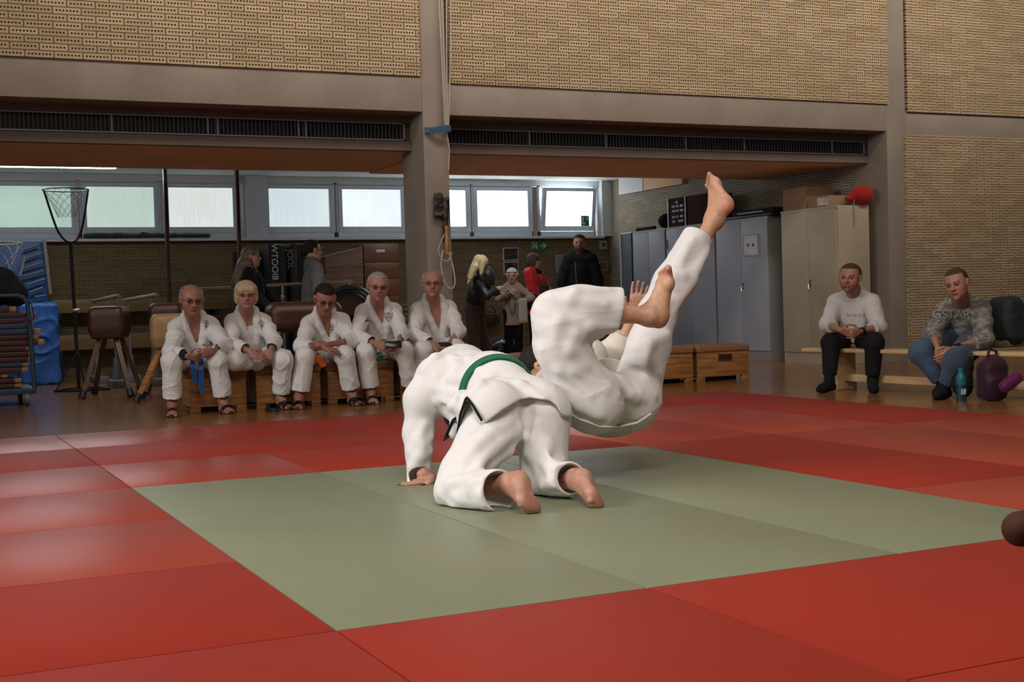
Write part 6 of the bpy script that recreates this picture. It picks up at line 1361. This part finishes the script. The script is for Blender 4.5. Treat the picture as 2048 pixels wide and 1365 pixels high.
for pts, r in ((((1072, 620), (1120, 640), (1180, 655), (1240, 655)), .012), (((1085, 600), (1140, 600), (1210, 610)), .012), (((1100, 590), (1150, 585), (1215, 580)), .009), (((1075, 660), (1110, 672), (1160, 680)), .014), (((1090, 690), (1120, 740), (1180, 790)), .013), (((1110, 690), (1150, 740), (1210, 785)), .012), (((1140, 690), (1170, 730), (1215, 770)), .011),
               (((1080, 700), (1100, 760), (1140, 800)), .012),  (((1240, 755), (1262, 790), (1285, 800)), .010), (((1250, 730), (1290, 760), (1310, 790)), .010), (((1230, 700), (1270, 740), (1320, 750)), .010), (((1335, 670), (1300, 690), (1260, 700)), .010),
               (((1385, 480), (1350, 550), (1330, 610)), .009), (((1410, 510), (1380, 560), (1350, 580)), .011), (((1380, 575), (1350, 600), (1320, 610)), .011), (((1395, 540), (1365, 552), (1345, 545)), .009), (((1120, 760), (1150, 800), (1190, 830)), .011)):
    tr += ridge(tq, pts, r)
for pts, r in ((((1068, 640), (1110, 655), (1150, 668), (1200, 672), (1250, 668)), .009), (((1095, 655), (1140, 700), (1190, 745), (1235, 790)), .010), (((1085, 720), (1115, 775), (1160, 815), (1200, 835)), .009), (((1245, 700), (1262, 740), (1275, 790)), .009), (((1300, 690), (1290, 740), (1270, 800)), .009), (((1370, 490), (1330, 560), (1300, 610)), .008), (((1415, 500), (1385, 560), (1350, 620)), .008)):
    tr += ridge(tq, pts, r)
gr = [Neg(Cap(a_.a, a_.b, .012, .012, .04)) for a_ in ridge(tq, ((1250, 790), (1256, 815), (1248, 850)), .010, -.006)]
dA = unit(at(1290, 640, 2.03)-at(1180, 618, 2.10)); dB = unit(at(1432, 440, 2.55)-at(1375, 540, 2.50))
sb = [cut(at(1238, 620, 2.07), dA, .2), Cap(at(1215, 619, 2.09), at(1290, 628, 2.04), .092, k=.006), cut(at(1395, 471, 2.52), dB, .2), Cap(at(1384, 490, 2.51), at(1430, 425, 2.55), .070, k=.006)]
v, F = mesh_field(tq+tr+gr, sb, .0055); v = relax(v, F, 14); N = vnormals(v, F); v = v+N*folds(v, 27, .20, .004)[:, None]; mk('trousers', v, F, M_gi, root)
# stitched band at the raised cuff
jq = [Cap(at(1216, 792, 2.42), U['C'], .185, .18, .08), Cap(U['C'], U['Nk'], .18, .12, .07), Ell(at(1222, 800, 2.34), (.24, .20, .185), k=.08), Cap(U['shF'], U['elF'], .095, .085, .05), Cap(U['elF'], lerp(U['elF'], U['wrF'], .45), .08, .075, .05), Cap(U['shN'], U['elN'], .09, .085, .05),
      Cap(at(1290, 838, 2.42), at(1322, 806, 2.48), .03, .012, .05), Cap(U['shF'], U['shN'], .10, k=.06), Cap(at(1178, 712, 2.85), at(1150, 760, 2.85), .10, .11, .09)]
js = [hemcut([1060, 1105, 1118, 1135, 1160, 1200, 1240, 1275, 1305, 1330], [700, 790, 815, 822, 838, 852, 853, 845, 828, 800], 'below', x0=1112)]
js[0] = Fn((lambda f: lambda p: np.maximum(-f(p)*-1, p[:, 1]-2.42))(hemcut([1060, 1105, 1118, 1135, 1160, 1200, 1240, 1275, 1305, 1330], [700, 790, 815, 822, 838, 852, 853, 845, 828, 800], 'below', x0=1112).fn), V(-99, -99, -99), V(99, 99, 99), .005)
v, F = mesh_field(jq, js+[cut(lerp(U['elF'], U['wrF'], .45), U['wrF']-U['elF'], .14)], .006); N = vnormals(v, F); v = v+N*folds(v, 37, .15, .004)[:, None]; mk('jacket', v, F, fabric('cream_judo_jacket', (.66, .62, .54), 150, .05), root)
cv_ = densify([(1116, 816), (1135, 824), (1160, 839), (1200, 854), (1240, 854), (1275, 846), (1302, 828)], 4)
MB().tube([tuple(x) for x in drape(tq+jq, cv_, .003)], .006, 6).build('hem', M_lap, root)
band(tq, drape(tq, densify([(1116, 806), (1119, 822), (1121, 838)], 3), .004), .016, .008).build('belt', M_bb, root)
